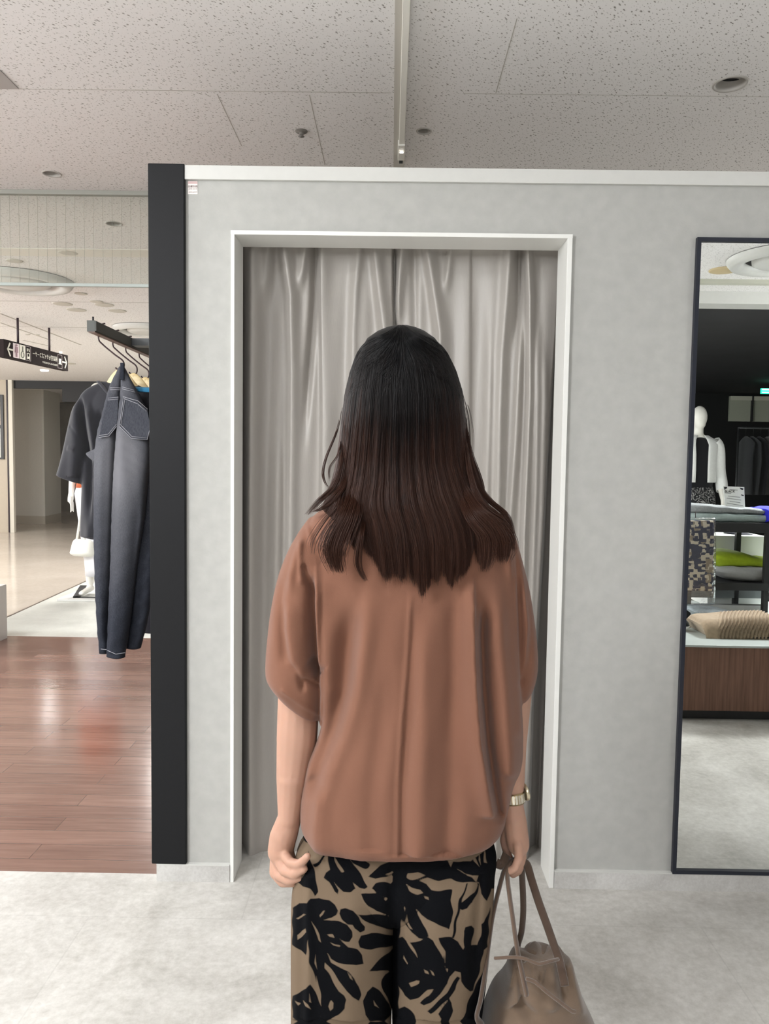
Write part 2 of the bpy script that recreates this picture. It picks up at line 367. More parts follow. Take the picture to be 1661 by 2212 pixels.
def seg_x(px, py0, py1, Y=D): return (at(px if np.ndim(px) == 0 else px[0], py0, Y)[0] + at(px if np.ndim(px) == 0 else px[1], py1, Y)[0]) / 2
XC0 = seg_x((323, 330), 362, 1858); XC1 = seg_x((401, 405), 362, 1858)
XD0 = seg_x((500, 499), 500, 1895); XD1 = seg_x((1234, 1195), 514, 1912)
XM0 = seg_x((1502, 1449), 515, 1882); XR = 3.4
ZTOP = at(600, 364, D)[2]; ZBAND = at(600, 392, D)[2]; ZSK = at(450, 1863, D)[2]
ZD = at(860, 505, D)[2]; ZM1 = at(1560, 516, D)[2]; ZM0 = at(1540, 1884, D)[2]
TH = .125

# ceiling slab with real openings for the recessed fittings
holes = []   # (x, y, radius)
def ceil_at(px, py): p = atz(px, py, ZC); return p[0], p[1]
DL = [(1578, 181, 38), (916, 283, 17), (112, 375, 20), (246, 483, 18)]
down = []
for px, py, r in DL:
    x, y = ceil_at(px, py); x2, _ = ceil_at(px + r, py); down.append((x, y, abs(x2 - x)))
DLm = []
g = G().box(-22, 12, -14, 24, ZC, ZC + .14)
cv, cf = g.V(), g.f
ceiling = mesh('ceiling', cv, cf, M_ceil, smooth=False)
cut = G()
for x, y, r in down:
    a = np.linspace(0, 2 * PI, 40, endpoint=False)
    cut.rings([np.stack([x + np.cos(a) * r * .84, y + np.sin(a) * r * .84, np.full(40, z)], 1) for z in (ZC - .05, ZC + .2)])
co = cut.build('cutter', None)
bo = ceiling.modifiers.new('b', 'BOOLEAN'); bo.object = co; bo.operation = 'DIFFERENCE'; bo.solver = 'EXACT'
dg = bpy.context.evaluated_depsgraph_get(); dg.update(); me = bpy.data.meshes.new_from_object(ceiling.evaluated_get(dg))
ceiling.modifiers.clear(); ceiling.data = me; bpy.data.objects.remove(co)
struct(ceiling)
# joints between the ceiling boards
g = G()
y0 = ceil_at(430, 196)[1]
g.box(-8, ceil_at(845, 205)[0], y0 - .0015, y0 + .0015, ZC - .0006, ZC + .001)
g.box(ceil_at(1000, 203)[0], 6, y0 - .001, y0 + .001, ZC - .0005, ZC + .001)
for (a, b) in (((470, 203), (521, 315)), ((667, 205), (703, 356)), ((1112, 40), (1075, 200))):
    p, q = atz(*a, ZC), atz(*b, ZC); xx = (p[0] + q[0]) / 2
    g.box(xx - .0014, xx + .0014, p[1], q[1], ZC - .0006, ZC + .001)
for px, py, x1 in ((160, 652, -1.2), (60, 706, -1.5)):
    p = atz(px, py, ZC); g.box(-12, x1, p[1] - .006, p[1] + .006, ZC - .0006, ZC + .001)
for (a, b) in (((0, 677), (175, 745)), ((0, 697), (110, 735)), ((50, 735), (110, 748))):
    p, q = atz(*a, ZC), atz(*b, ZC); d = (q - p) / np.linalg.norm(q - p); n = np.array([-d[1], d[0], 0]) * .012
    dn = np.array([0, 0, -.0008]); g.hexa([p - n + dn, q - n + dn, q + n + dn, p + n + dn, p - n, q - n, q + n, p + n])
g.build('ceiling_joint', M_joint, ceiling, smooth=False)
# plain board strip crossing the ceiling beyond the glass screen
g = G(); ya, yb = ceil_at(160, 553)[1], ceil_at(160, 537)[1]
g.box(-12, -.6, ya, yb, ZC - .004, ZC + .001)
strip = g.build('trim_1', M_ceil_plain, smooth=False); struct(strip)
# lit grey hatch corner at the upper left
p = atz(0, 150, ZC); q = atz(40, 190, ZC); r_ = atz(0, 192, ZC)
g = G(); X0 = q[0]; d = q - p
g.prism([q, p, p + np.array([-.5, 0, 0]), q + np.array([-.6, 0, 0])], (0, 0, -.004))
tag(g.build('ceiling_hatch', plain('hatch_white', rgb(170, 165, 162), .6), smooth=False), 'grey access hatch set in the flecked ceiling at the upper left corner', 'ceiling hatch')

# floors
g = G().box(-20, 12, -14, D + .03, -.05, 0); floor = g.build('floor', M_stone, smooth=False); struct(floor)
Yw = atz(160, 1376, 0)[1]
g = G().box(-20, XC0 + .03, D + .03, Yw, -.05, 0); struct(g.build('floor_wood', M_woodfl, smooth=False))
g = G().box(XC0 + .03, 12, D + .03, 12, -.05, 0); struct(g.build('floor_fitting_room', M_stone, smooth=False))
# grey stone and cream corridor meet along a slanting strip
a = atz(0, 1340, 0); b = atz(180, 1258, 0); dd = (b - a) / np.linalg.norm(b - a)
A = a - dd * (a[1] - Yw) / dd[1]; B = a + dd * 14
g = G(); g.add([A, (12, Yw, 0), (12, B[1], 0), B, A - [0, 0, .05], (12, Yw, -.05), (12, B[1], -.05), B - [0, 0, .05]], [(0, 1, 2, 3), (7, 6, 5, 4)])
struct(g.build('floor_grey', M_stone2, smooth=False))
g = G(); g.add([(-20, Yw, 0), A, B, (12, B[1], 0), (12, 24, 0), (-20, 24, 0)], [(0, 1, 2, 5), (2, 3, 4, 5)])
struct(g.build('floor_corridor', M_cream, smooth=False))
nn_ = np.array([-dd[1], dd[0], 0]) * .008
g = G(); g.hexa([A - nn_, B - nn_, B + nn_, A + nn_] + [q + np.array([0, 0, .003]) for q in (A - nn_, B - nn_, B + nn_, A + nn_)])
struct(g.build('trim_2', plain('floor_strip', rgb(96, 84, 74), .5), smooth=False))

# fitting-room front wall with its opening
g = G()
g.box(XC0 + .02, XD0, D, D + TH, 0, ZTOP); g.box(XD1, XR, D, D + TH, 0, ZTOP); g.box(XD0, XD1, D, D + TH, ZD, ZTOP)
wall = g.build('wall_front', M_wall, smooth=False); struct(wall)
g = G().box(XC1 - .002, XR, D - .012, D + .002, ZBAND, ZTOP + .003, .001); struct(g.build('trim_3', M_white, smooth=False))
xs0 = at(341, 1880, D)[0]
g = G(); g.box(xs0, XD0 - .001, D - .014, D + .01, 0, ZSK - .003); g.box(XD1 + .001, XR, D - .014, D + .01, 0, ZSK - .003)
struct(g.build('baseboard_front', M_skirt, smooth=False))
g = G(); g.box(xs0, XD0 - .001, D - .015, D + .005, ZSK - .003, ZSK); g.box(XD1 + .001, XR, D - .015, D + .005, ZSK - .003, ZSK)
struct(g.build('trim_4', M_white, smooth=False))
# charcoal end post
g = G().box(XC0, XC1, D - .016, D + .30, ZSK, ZTOP + .006, .003); struct(g.build('trim_5', M_dark, smooth=False))
# white lining of the opening
w1 = .011
g = G()
g.box(XD0, XD0 + w1, D - .012, D + TH, 0, ZD, .001); g.box(XD1 - w1 - .004, XD1, D - .012, D + TH, 0, ZD, .001); g.box(XD0 - .0006, XD1 + .0006, D - .0126, D + TH - .0006, ZD - w1, ZD + .0016, .001)
struct(g.build('door_1', plain('jamb_white', rgb(232, 232, 228), .4), smooth=False))
# the fitting room behind
g = G(); yb_ = D + 1.35
g.box(XC0 + .03, XD1 + .25, yb_, yb_ + .05, 0, ZTOP); g.box(XC0 + .03, XC0 + .08, D + TH, yb_ + .05, 0, ZTOP); g.box(XD1 + .25, XD1 + .3, D + TH, yb_ + .05, 0, ZTOP)
struct(g.build('wall_fitting_room', M_room, smooth=False))
# curtain rod and curtain
YC = D + TH + .045
ZH = at(553, 1869, YC - .03)[2]
rodz = ZD + .05
g = G().tube([(XC0 + .08, YC + .03, rodz), (XD1 + .2, YC + .03, rodz)], .012, 12); tag(g.build('curtain_rod', M_metal), 'metal rod carrying the satin curtain behind the fitting room opening', 'curtain rod')
def mat_curtain():
    m, nt, lk, b = new_mat('satin_curtain')
    b.inputs['Base Color'].default_value = rgb(166, 161, 155); b.inputs['Roughness'].default_value = .43; b.inputs['Specular IOR Level'].default_value = .6
    b.inputs['Sheen Weight'].default_value = .25; b.inputs['Sheen Roughness'].default_value = .35
    b.inputs['Anisotropic'].default_value = .6
    tc = N(nt, 'ShaderNodeTexCoord'); mp = N(nt, 'ShaderNodeMapping'); mp.inputs['Scale'].default_value = (500, 500, 40); lk.new(tc.outputs['Object'], mp.inputs['Vector'])
    n = N(nt, 'ShaderNodeTexNoise', i_Scale=1.0, i_Detail=3.0); lk.new(mp.outputs[0], n.inputs['Vector'])
    bp = N(nt, 'ShaderNodeBump', i_Strength=.4, i_Distance=.001); lk.new(n.outputs[0], bp.inputs['Height']); lk.new(bp.outputs[0], b.inputs['Normal'])
    return m
M_curt = mat_curtain()
nu, nv = 620, 260
PX, PY = np.meshgrid(np.linspace(512, 1216, nu), np.linspace(505, 1872, nv))
# fold lines (image-measured ridges of the satin), h>0 comes towards the room
CF = [
 ([(545, 500), (542, 700), (540, 1100), (541, 1880)], .045, 14, 20, .0, .0),
 ([(580, 520), (575, 600), (569, 670)], .022, 12, 12, .01, .5),
 ([(600, 900), (598, 1300), (600, 1880)], .018, 14, 14, .3, .0),
 ([(607, 500), (628, 640), (631, 800), (629, 1000), (622, 1400), (612, 1880)], .040, 9, 17, .01, .0),
 ([(664, 500), (652, 590), (645, 640)], .022, 10, 9, .01, .5),
 ([(693, 500), (696, 700), (698, 900), (694, 1300), (690, 1880)], .030, 5, 20, .01, .0),
 ([(684, 500), (680, 640), (668, 800), (655, 1000)], -.03, 9, 7, .01, .4),
 ([(780, 500), (768, 620), (763, 720), (760, 1100), (758, 1880)], .020, 12, 10, .01, .0),
 ([(806, 500), (820, 640), (830, 720), (835, 1100), (835, 1880)], .034, 9, 16, .01, .0),
 ([(852, 500), (853, 700), (855, 1100), (860, 1880)], -.035, 3, 6, .0, .0),
 ([(870, 520), (858, 640), (855, 720)], .030, 5, 12, .01, .4),
 ([(895, 500), (897, 720), (900, 1880)], -.015, 10, 8, .0, .0),
 ([(918, 500), (936, 620), (951, 720), (958, 1100), (960, 1880)], .038, 9, 14, .01, .0),
 ([(978, 500), (968, 590), (961, 645)], .020, 9, 9, .01, .5),
 ([(1021, 500), (1020, 900), (1016, 1100), (1010, 1880)], -.012, 4, 26, .0, .0),
 ([(1062, 640), (1057, 900), (1050, 1150), (1045, 1880)], .010, 9, 8, .3, .0),
 ([(1104, 500), (1095, 640), (1086, 760), (1081, 900), (1076, 1150), (1070, 1880)], .036, 12, 11, .01, .0),
 ([(1122, 500), (1121, 640), (1112, 760)], -.02, 8, 8, .0, .4),
 ([(1130, 660), (1122, 800), (1115, 950), (1100, 1150), (1090, 1880)], .016, 8, 8, .2, .0),
 ([(1139, 500), (1145, 640), (1145, 850), (1141, 960), (1133, 1150), (1128, 1500), (1124, 1880)], .042, 8, 9, .01, .0),
 ([(1160, 620), (1161, 850), (1157, 1050), (1148, 1300), (1135, 1880)], .022, 8, 9, .2, .0),
 ([(1176, 700), (1178, 860), (1172, 1100), (1160, 1350), (1148, 1880)], .012, 8, 9, .2, .0),
]
dep = folds(PX.ravel(), PY.ravel(), CF).reshape(PX.shape)
top = sm((PY - 505) / 60)
edge = np.interp(PY, [505, 620, 700, 850, 1000, 1150, 1350, 1480, 1700, 1880], [1209, 1204, 1200, 1189, 1180, 1172, 1160, 1150, 1143, 1139])
light = np.interp(PY, [505, 1150, 1400, 1845, 1880], [1215, 1195, 1183, 1160, 1158])
back = sm((PX - edge) / 7) * .075 - sm((PX - light) / 5) * .035
dep = dep * (.7 + .45 * top) + .006 * np.sin(PX / 9 + PY / 260.) * sm((PY - 520) / 200)
lft = .05 * (1 - sm((PX - 522) / 16))
Yd = YC + .03 - dep + back + lft
V_ = np.zeros((nv, nu, 3))
base0 = atz_z = None
for i in range(nv):
    z = at(860, PY[i, 0], YC)[2] if i < nv - 1 else ZH
    z = max(z, ZH)
    # horizontal rows of cloth: the x of a column follows its image column at the nominal cloth plane
    for k, px in enumerate((PX[i, 0], PX[i, -1])): pass
    xl, xr = at(PX[i, 0], PY[i, 0], YC)[0], at(PX[i, -1], PY[i, 0], YC)[0]
    V_[i, :, 0] = np.linspace(xl, xr, nu) * (1 + (Yd[i] - YC) / YC * .9); V_[i, :, 1] = Yd[i]; V_[i, :, 2] = z
V_[0, :, 2] = rodz + .02; V_[1, :, 2] = (V_[0, :, 2] + V_[2, :, 2]) / 2
Fc = [(i * nu + j, i * nu + j + 1, (i + 1) * nu + j + 1, (i + 1) * nu + j) for i in range(nv - 1) for j in range(nu - 1)]
cur = mesh('curtain', V_.reshape(-1, 3), Fc, M_curt)
sd_ = cur.modifiers.new('thickness', 'SOLIDIFY'); sd_.thickness = .0025; sd_.offset = 1
tag(cur, 'pale satin curtain hanging in loose folds behind the woman in the fitting room opening', 'curtain')

# flammability label under the white band
P0, P1 = at(406, 391, D), at(427, 420, D)
st = thing('wall_sticker', 'small white and pink printed label stuck at the upper corner of the fitting room wall', 'sticker', ((P0[0] + P1[0]) / 2, D, P1[2]))
g = G().box(P0[0], P1[0], D - .0016, D - .0004, P1[2], P0[2] - .001); g.build('paper', plain('label_paper', rgb(232, 226, 222), .6), st, smooth=False)
g = G().box(P0[0] + .0005, P1[0] - .0005, D - .0018, D - .0014, P0[2] - .009, P0[2] - .0015); g.build('pink_band', plain('label_pink', rgb(206, 178, 176), .6), st, smooth=False)
FLIP_TEXT = True
def text_mesh(name, s, loc, size, mat, parent, mirror=True, rotm=None, align='CENTER', extr=.0004, xs=1.0):
    """lettering as a thin mesh standing in the x-z plane, reading reversed where the photo shows it reversed"""
    cu = bpy.data.curves.new('t', 'FONT'); cu.body = s; cu.size = size; cu.extrude = extr; cu.align_x = align; cu.align_y = 'CENTER'
    o = bpy.data.objects.new('t', cu); C.objects.link(o); dg = bpy.context.evaluated_depsgraph_get(); dg.update()
    me = bpy.data.meshes.new_from_object(o.evaluated_get(dg)); bpy.data.objects.remove(o)
    n = len(me.vertices); v = np.empty(n * 3); me.vertices.foreach_get('co', v); v = v.reshape(-1, 3)
    f = [tuple(p.vertices) for p in me.polygons]; bpy.data.meshes.remove(me)
    q = np.stack([v[:, 0] * xs * (-1 if mirror else 1), -v[:, 2], v[:, 1]], 1)
    if mirror: f = [p[::-1] for p in f]
    if rotm is not None: q = q @ np.array(rotm).T
    return mesh(name, q + np.array(loc), f, mat, parent, smooth=False)
M_ink = plain('label_ink', rgb(130, 108, 106), .7)
cx = (P0[0] + P1[0]) / 2; hz = P0[2] - P1[2]
text_mesh('lettering', '防炎製品', (cx, D - .0019, P0[2] - hz * .43), .0072, M_ink, st)
text_mesh('lettering', 'ラベル ラベル', (cx, D - .0019, P0[2] - hz * .62), .0042, M_ink, st)
text_mesh('lettering', 'ラベルラベル', (cx, D - .0019, P0[2] - hz * .86), .0042, M_ink, st)

# wall mirror with its thin dark frame
fw = .012
g = G(); x1m = XM0 + .62
g.box(XM0, XM0 + fw, D - .016, D - .001, ZM0, ZM1); g.box(x1m - fw, x1m, D - .016, D - .001, ZM0, ZM1)
g.box(XM0 + fw, x1m - fw, D - .016, D - .001, ZM0, ZM0 + fw); g.box(XM0 + fw, x1m - fw, D - .016, D - .001, ZM1 - fw, ZM1)
mir = thing('wall_mirror', 'tall mirror in a thin black frame on the grey wall right of the opening', 'mirror', ((XM0 + x1m) / 2, D, ZM0))
M_frame = plain('mirror_frame', rgb(28, 32, 44), .4)
g.build('frame', M_frame, mir, smooth=False)
M_mirror = plain('mirror_silver', (.90, .925, .90, 1), .0, metal=1.0)
G().box(XM0 + fw * .9, x1m - fw * .9, D - .008, D - .002, ZM0 + fw * .9, ZM1 - fw * .9).build('mirror_glass', M_mirror, mir, smooth=False)

# recessed downlights
def lathe(g, c, prof, n=40, tilt=None):
    a = np.linspace(0, 2 * PI, n, endpoint=False); R = []
    for r, z in prof: R.append(np.stack([np.cos(a) * r, np.sin(a) * r, np.full(n, z)], 1))
    R = np.array(R)
    if tilt is not None: R = R @ np.array(Matrix.Rotation(tilt[1], 3, tilt[0])).T
    return g.rings(R + np.array(c), cap=False)
LBL = ['large recessed gimbal downlight in the ceiling above the wall mirror', 'recessed downlight just right of the ceiling track end',
       'small recessed downlight in the ceiling left of the charcoal post top', 'small recessed downlight seen through the hanging glass screen']
for (x, y, r), lb in zip(down, LBL):
    t = thing('downlight', lb, 'downlight', (x, y, ZC)); 
    lathe(G(), (x, y, ZC), [(r, .0), (r * .98, -.003), (r * .85, -.0035), (r * .8, .002), (r * .72, .03), (r * .66, .05)]).build('trim_ring', plain('trim_white', rgb(176, 172, 166), .5), t)
    tl = ('X', math.radians(16))
    g = G(); lathe(g, (x, y + .0, ZC + .02), [(r * .74, 0), (r * .46, -.006)], tilt=tl); g.build('reflector', plain('reflector', rgb(150, 146, 140), .4), t)
    g = G(); lathe(g, (x, y + .0, ZC + .02), [(r * .46, -.006), (r * .42, .03), (0.001, .034)], tilt=tl); g.build('lamp', M_deep, t)
def disc(name, lb, cat, px, py, rpx, mat, th=.006, grp=None, z=ZC):
    x, y = ceil_at(px, py); r = abs(ceil_at(px + rpx, py)[0] - x)
    g = G(); lathe(g, (x, y, z), [(r, 0), (r, -th * .6), (r * .92, -th), (r * .6, -th), (.001, -th)]); return tag(g.build(name, mat), lb, cat, grp)
M_spk = plain('speaker_grille', rgb(196, 192, 182), .7); 
x, y = ceil_at(651, 283); g = G(); lathe(g, (x, y, ZC), [(.026, 0), (.024, -.004), (.010, -.007), (.008, -.02), (.013, -.022), (.001, -.024)]); 
tag(g.build('sprinkler_head', plain('sprinkler', rgb(110, 106, 100), .5)), 'small sprinkler head in the ceiling above the fitting room left half', 'sprinkler')
for i, (px, py, r, lb) in enumerate([(147, 545, 20, 'round grey ceiling cover on the plain strip behind the glass screen'), (31, 563, 17, 'round grey ceiling cover nearest the left photo edge'),
        (175, 634, 13, 'small round ceiling cover just below the glass screen edge')]):
    disc('ceiling_cover', lb, 'ceiling cover', px, py, r, M_spk)
for i, (px, py, r, lb) in enumerate([(135, 656, 20, 'leftmost round grille of the ceiling cluster beyond the glass'), (165, 669, 20, 'round grille lowest left in the ceiling cluster beyond the glass'),
        (208, 651, 14, 'smallest round grille, topmost in the ceiling cluster'), (225, 658, 20, 'round grille of the ceiling cluster just under the smallest one'), (253, 671, 19, 'rightmost round grille of the ceiling cluster beyond the glass')]):
    disc('ceiling_grille', lb, 'ceiling grille', px, py, r, M_spk, grp='round grilles of the ceiling cluster')
for px, py, r, lb in ((60, 722, 5, 'tiny round vent above the left hanger rod of the sign, nearer the photo edge'), (80, 723, 5, 'tiny round vent between the two hanger rods of the sign'), (150, 785, 12, 'flat round vent just right of the hanging sign end')):
    disc('ceiling_vent', lb, 'vent', px, py, r, M_spk)
# glowing lamps of the corridor
for px, py, r, lb in ((96, 799, 8, 'glowing corridor ceiling lamp under the hanging sign'), (131, 760, 2.6, 'tiny glowing corridor spot right of the hanging sign')):
    disc('corridor_lamp', lb, 'ceiling lamp', px, py, r, emit('lamp_glow', (1, .98, .92, 1), 3), .02)
def ring_light(lb, x, y, r, grp=None):
    ZC = globals()['ZC'] - .004
    t = thing('ring_light', lb, 'ceiling light', (x, y, ZC))
    lathe(G(), mirror_pts([(x, y, ZC)])[0] if False else (x, y, ZC), [(r, 0), (r * .985, -.02), (r * .93, -.045), (r * .86, -.05), (r * .78, -.045), (r * .70, -.02), (r * .69, -.002)], 72).build('outer_ring', M_white, t)
    lathe(G(), (x, y, ZC), [(r * .70, -.003), (r * .58, -.006), (r * .57, -.003)], 72).build('dark_slot', M_deep, t)
    lathe(G(), (x, y, ZC), [(r * .585, -.004), (r * .575, -.03), (r * .5, -.045), (r * .3, -.05), (.001, -.052)], 72).build('center_disc', M_white, t)
    return t
x, y = ceil_at(40, 603); ring_light('large round white ceiling fitting seen through the glass screen', x, y, abs(ceil_at(155, 606)[0] - x))
x, y = ceil_at(318, 709); ring_light('large round white ceiling fitting behind the hanging rail', x, y, abs(ceil_at(248, 709)[0] - x))

# ceiling track with its end bracket
xa, ya = ceil_at(853, 4); xb, _ = ceil_at(887, 4); ye = ceil_at(866, 352)[1]
t = thing('ceiling_track', 'narrow white metal track running along the ceiling to the fitting room', 'ceiling track', ((xa + xb) / 2, ye, ZC))
xr0, xr1 = xa + (xb - xa) * .48, xb - .001
G().box(xa, xb, -3, ye + .1, ZC - .004, ZC + .001).build('channel', plain('track_channel', rgb(190, 186, 178), .6), t, smooth=False)
G().box(xr0, xr1, -3, ye - .25, ZC - .022, ZC - .003, .002).build('rail', plain('track_rail', rgb(232, 230, 222), .5), t, smooth=False)
g = G().box(xr0 - .004, xr1 + .003, ye - .26, ye - .10, ZC - .028, ZC - .003, .002).box(xr0 + .004, xr1 - .004, ye - .2, ye - .195, ZC - .035, ZC - .028)
g.build('end_bracket', plain('bracket_white', rgb(224, 222, 214), .4), t, smooth=False)
G().box(xr0 + .003, xr1 - .004, ye - .10, ye - .04, ZC - .018, ZC - .003).build('end_plug', M_black, t, smooth=False)

# wired smoke-screen glass hanging from the ceiling
Yg = ceil_at(160, 412)[1]; zg = at(160, 614, Yg)[2]
sc = thing('glass_screen', 'wired glass smoke screen hanging from the ceiling at the left', 'glass screen', (-1.2, Yg, zg))
mg = clear_sheet('screen_glass', (.95, .975, .955, 1), gloss=.05)
G().box(-5, .9, Yg, Yg + .006, zg, ZC - .002).build('glass_pane', mg, sc, smooth=False)
g = G()
for x in np.arange(-4.95, .9, .0475): g.box(x - .0006, x + .0006, Yg + .0024, Yg + .0036, zg, ZC - .01)
g.build('wire_mesh', plain('wire', rgb(170, 168, 158), .5), sc, smooth=False)
g = G().box(-5, .9, Yg - .008, Yg + .014, zg - .012, zg + .004, .002); g.build('bottom_rail', plain('rail_alu', rgb(176, 186, 182), .4), sc, smooth=False)
g = G().box(-5, .9, Yg - .012, Yg + .018, ZC - .022, ZC, .002); g.build('top_rail', plain('rail_alu_top', rgb(150, 150, 142), .5), sc, smooth=False)

# ------------------------------------------------------------------ left: corridor end
# far walls
Y1 = 16.0
g = G()
p0 = at(-60, 1135, Y1); 
g.box(-22, 12, 23.5, 23.7, 0, ZC); struct(g.build('wall_far', M_farwall, smooth=False))
struct(G().box(-20.2, -20, -14, 24, 0, ZC).build('wall_left', M_farwall, smooth=False))
struct(G().box(11.5, 11.7, -14, 24, 0, ZC).build('wall_right', M_farwall, smooth=False))
struct(G().box(-22, 12, -14.2, -14, 0, ZC).build('wall_back', M_fargrey, smooth=False))
# white block wall in the corridor
def slab(px0, px1, pytop, Y0, Y1_, mat, name='wall_block', ztop=None):
    a = at(px0, 1100, Y0); b = at(px1, 1100, Y1_); zt = ztop if ztop is not None else at(px0, pytop, Y0)[2]
    d = np.array([b[0] - a[0], b[1] - a[1], 0]); n = np.array([-d[1], d[0], 0]); n = n / np.linalg.norm(n) * .04; n = n if n[1] > 0 else -n
    A_, B_ = np.array([a[0], a[1], 0]), np.array([b[0], b[1], 0]); up = np.array([0, 0, zt])
    return G().hexa([A_, B_, B_ + n, A_ + n, A_ + up, B_ + up, B_ + n + up, A_ + n + up])
Yb = atz(93, 1132, 0)[1]; Yb2 = atz(128, 1124, 0)[1]; zt = at(93, 841, Yb)[2]
g = slab(20, 93, 841, Yb + .1, Yb, M_white, ztop=zt); g2 = slab(93, 128, 841, Yb, Yb2, M_white, ztop=zt)
M_blockA = plain('block_wall_white', rgb(214, 212, 204), .7, noise=.03); M_blockB = plain('block_wall_cream', rgb(214, 202, 188), .7, noise=.03)
g.add(g2.V(), g2.f); o = g.build('wall_partition', M_blockA, smooth=False); struct(o)
# plinth line of the block wall
g = slab(20, 93, 0, Yb + .095, Yb - .01, M_white, ztop=.16); g2 = slab(93, 128.3, 0, Yb - .012, Yb2 - .01, M_white, ztop=.16); g.add(g2.V(), g2.f)
struct(g.build('baseboard_partition', plain('block_base', rgb(186, 180, 168), .6), smooth=False))
# dark shop front behind
Yk = 19.0
a = at(15, 1100, Yk)[0]; b = at(420, 1100, Yk)[0]
z0 = at(150, 940, Yk)[2]
G_ = G().box(a, b, Yk, Yk + .2, at(150, 868, Yk)[2], ZC); struct(G_.build('wall_shopfront', M_fargrey, smooth=False))
g = G().box(a, b, Yk + .12, Yk + .3, 0, at(150, 868, Yk)[2]); struct(g.build('wall_shutter', plain('shutter', rgb(96, 92, 84), .5, noise=.2, nscale=4), smooth=False))
tr = G().box(a, b, Yk - .03, Yk + .05, at(150, 856, Yk)[2], at(150, 851, Yk)[2]); struct(tr.build('trim_6', plain('shutter_rail', rgb(160, 160, 156), .4), smooth=False))
Yv = atz(80, 822, ZC)[1] + .02
struct(G().box(at(24, 830, Yv)[0], at(134, 830, Yv)[0], Yv, Yv + .1, at(80, 839, Yv)[2], ZC).box(at(134, 830, Yv)[0], at(420, 830, Yv)[0], Yv, Yv + .1, at(150, 868, Yv)[2], ZC).build('wall_soffit', M_fargrey, smooth=False))
# near-left pillar with black edge strip and framed notice
Yp = atz(12, 1150, 0)[1]
xa_, xb_, xc_ = at(-160, 1000, Yp)[0], at(17, 1000, Yp)[0], at(29, 1000, Yp)[0]
struct(G().box(xa_, xb_, Yp, Yp + .06, 0, ZC).build('wall_pillar', plain('pillar_beige', rgb(186, 176, 160), .6, noise=.03), smooth=False))
xs_ = at(20, 1000, Yp)[0]
struct(G().box(xb_, xs_, Yp - .02, Yp + .06, 0, ZC).build('trim_7', plain('pillar_edge', rgb(40, 26, 34), .5), smooth=False))
struct(G().box(xs_, xc_, Yp - .01, Yp + .06, 0, ZC).build('trim_8', plain('pillar_white', rgb(214, 210, 198), .6), smooth=False))
za, zb_, zc_ = at(4, 992, Yp)[2], at(4, 922, Yp)[2], at(4, 853, Yp)[2]; xf0, xf1 = at(-40, 920, Yp)[0], at(9, 920, Yp)[0]
nb = thing('notice_board', 'black framed notice board with two pale sheets on the pillar at the left edge', 'notice board', ((xf0 + xf1) / 2, Yp, za))
G().box(xf0, xf1, Yp - .03, Yp - .001, za, zc_).build('frame', M_black, nb, smooth=False)
for q0, q1, c in ((zb_ + .03, zc_ - .05, rgb(226, 214, 196)), (za + .03, zb_ - .03, rgb(200, 206, 200))):
    G().box(xf0, xf1 - .05, Yp - .034, Yp - .029, q0, q1).build('sheet', plain('notice', c, .6, noise=.1, nscale=30), nb, smooth=False)
G().box(xf0, xf1 - .06, Yp - .036, Yp - .033, zb_ - .14, zb_ - .06).build('teal_header', plain('teal', rgb(70, 120, 118), .6), nb, smooth=False)

# hanging direction sign
SA = at(2, 752, 1.0); 
# end rods reach the ceiling at measured points
ra = atz(38, 687, ZC); rb = atz(106, 708, ZC)
Lf = at(2, 733, ra[1] - (106 - 38) * 0 - .35); 
dirv = np.array([rb[0] - ra[0], rb[1] - ra[1], 0]); L_ = np.linalg.norm(dirv); dirv /= L_
def on_line(px):   # point of the sign's vertical plane under image column px
    d = raydir(px, 765); A_ = np.array([[d[0], -dirv[0]], [d[1], -dirv[1]]]); s = np.linalg.solve(A_, ra[:2] - CAM[:2])
    return ra + dirv * s[1], s[1]
pl, sl = on_line(2); pr, sr = on_line(141)
Yl, Yr = pl[1], pr[1]
ztop_ = (at(4, 732, Yl)[2] + at(139, 768, Yr)[2]) / 2; zbot_ = (at(4, 772, Yl)[2] + at(139, 801, Yr)[2]) / 2
nrm = np.array([dirv[1], -dirv[0], 0]); nrm = nrm if nrm[1] < 0 else -nrm   # towards the camera
sgn = thing('direction_sign', 'long dark hanging sign with white arrows and toilet pictograms', 'sign', tuple((pl + pr) / 2 * [1, 1, 0] + [0, 0, zbot_]))
def sp(s, z, o=0.0): return np.array([ra[0], ra[1], 0]) + dirv * s + np.array([0, 0, z]) + nrm * o
def splate(g, s0, s1, z0, z1, o0, o1): return g.hexa([sp(s0, z0, o0), sp(s1, z0, o0), sp(s1, z0, o1), sp(s0, z0, o1), sp(s0, z1, o0), sp(s1, z1, o0), sp(s1, z1, o1), sp(s0, z1, o1)])
M_sign = plain('sign_panel', rgb(50, 43, 43), .85, spec=.1); M_sw = plain('sign_white', rgb(240, 238, 224), .6)
splate(G(), sl, sr, zbot_, ztop_, -.03, .03).build('panel', M_sign, sgn, smooth=False)
for q in (ra, rb):
    G().tube([(q[0], q[1], ztop_), (q[0], q[1], ZC)], .011, 10).build('rod', plain('rod_purple', rgb(58, 44, 52), .5), sgn)
H_ = ztop_ - zbot_
def S(px): return on_line(px)[1]
def zf(f): return zbot_ + H_ * f
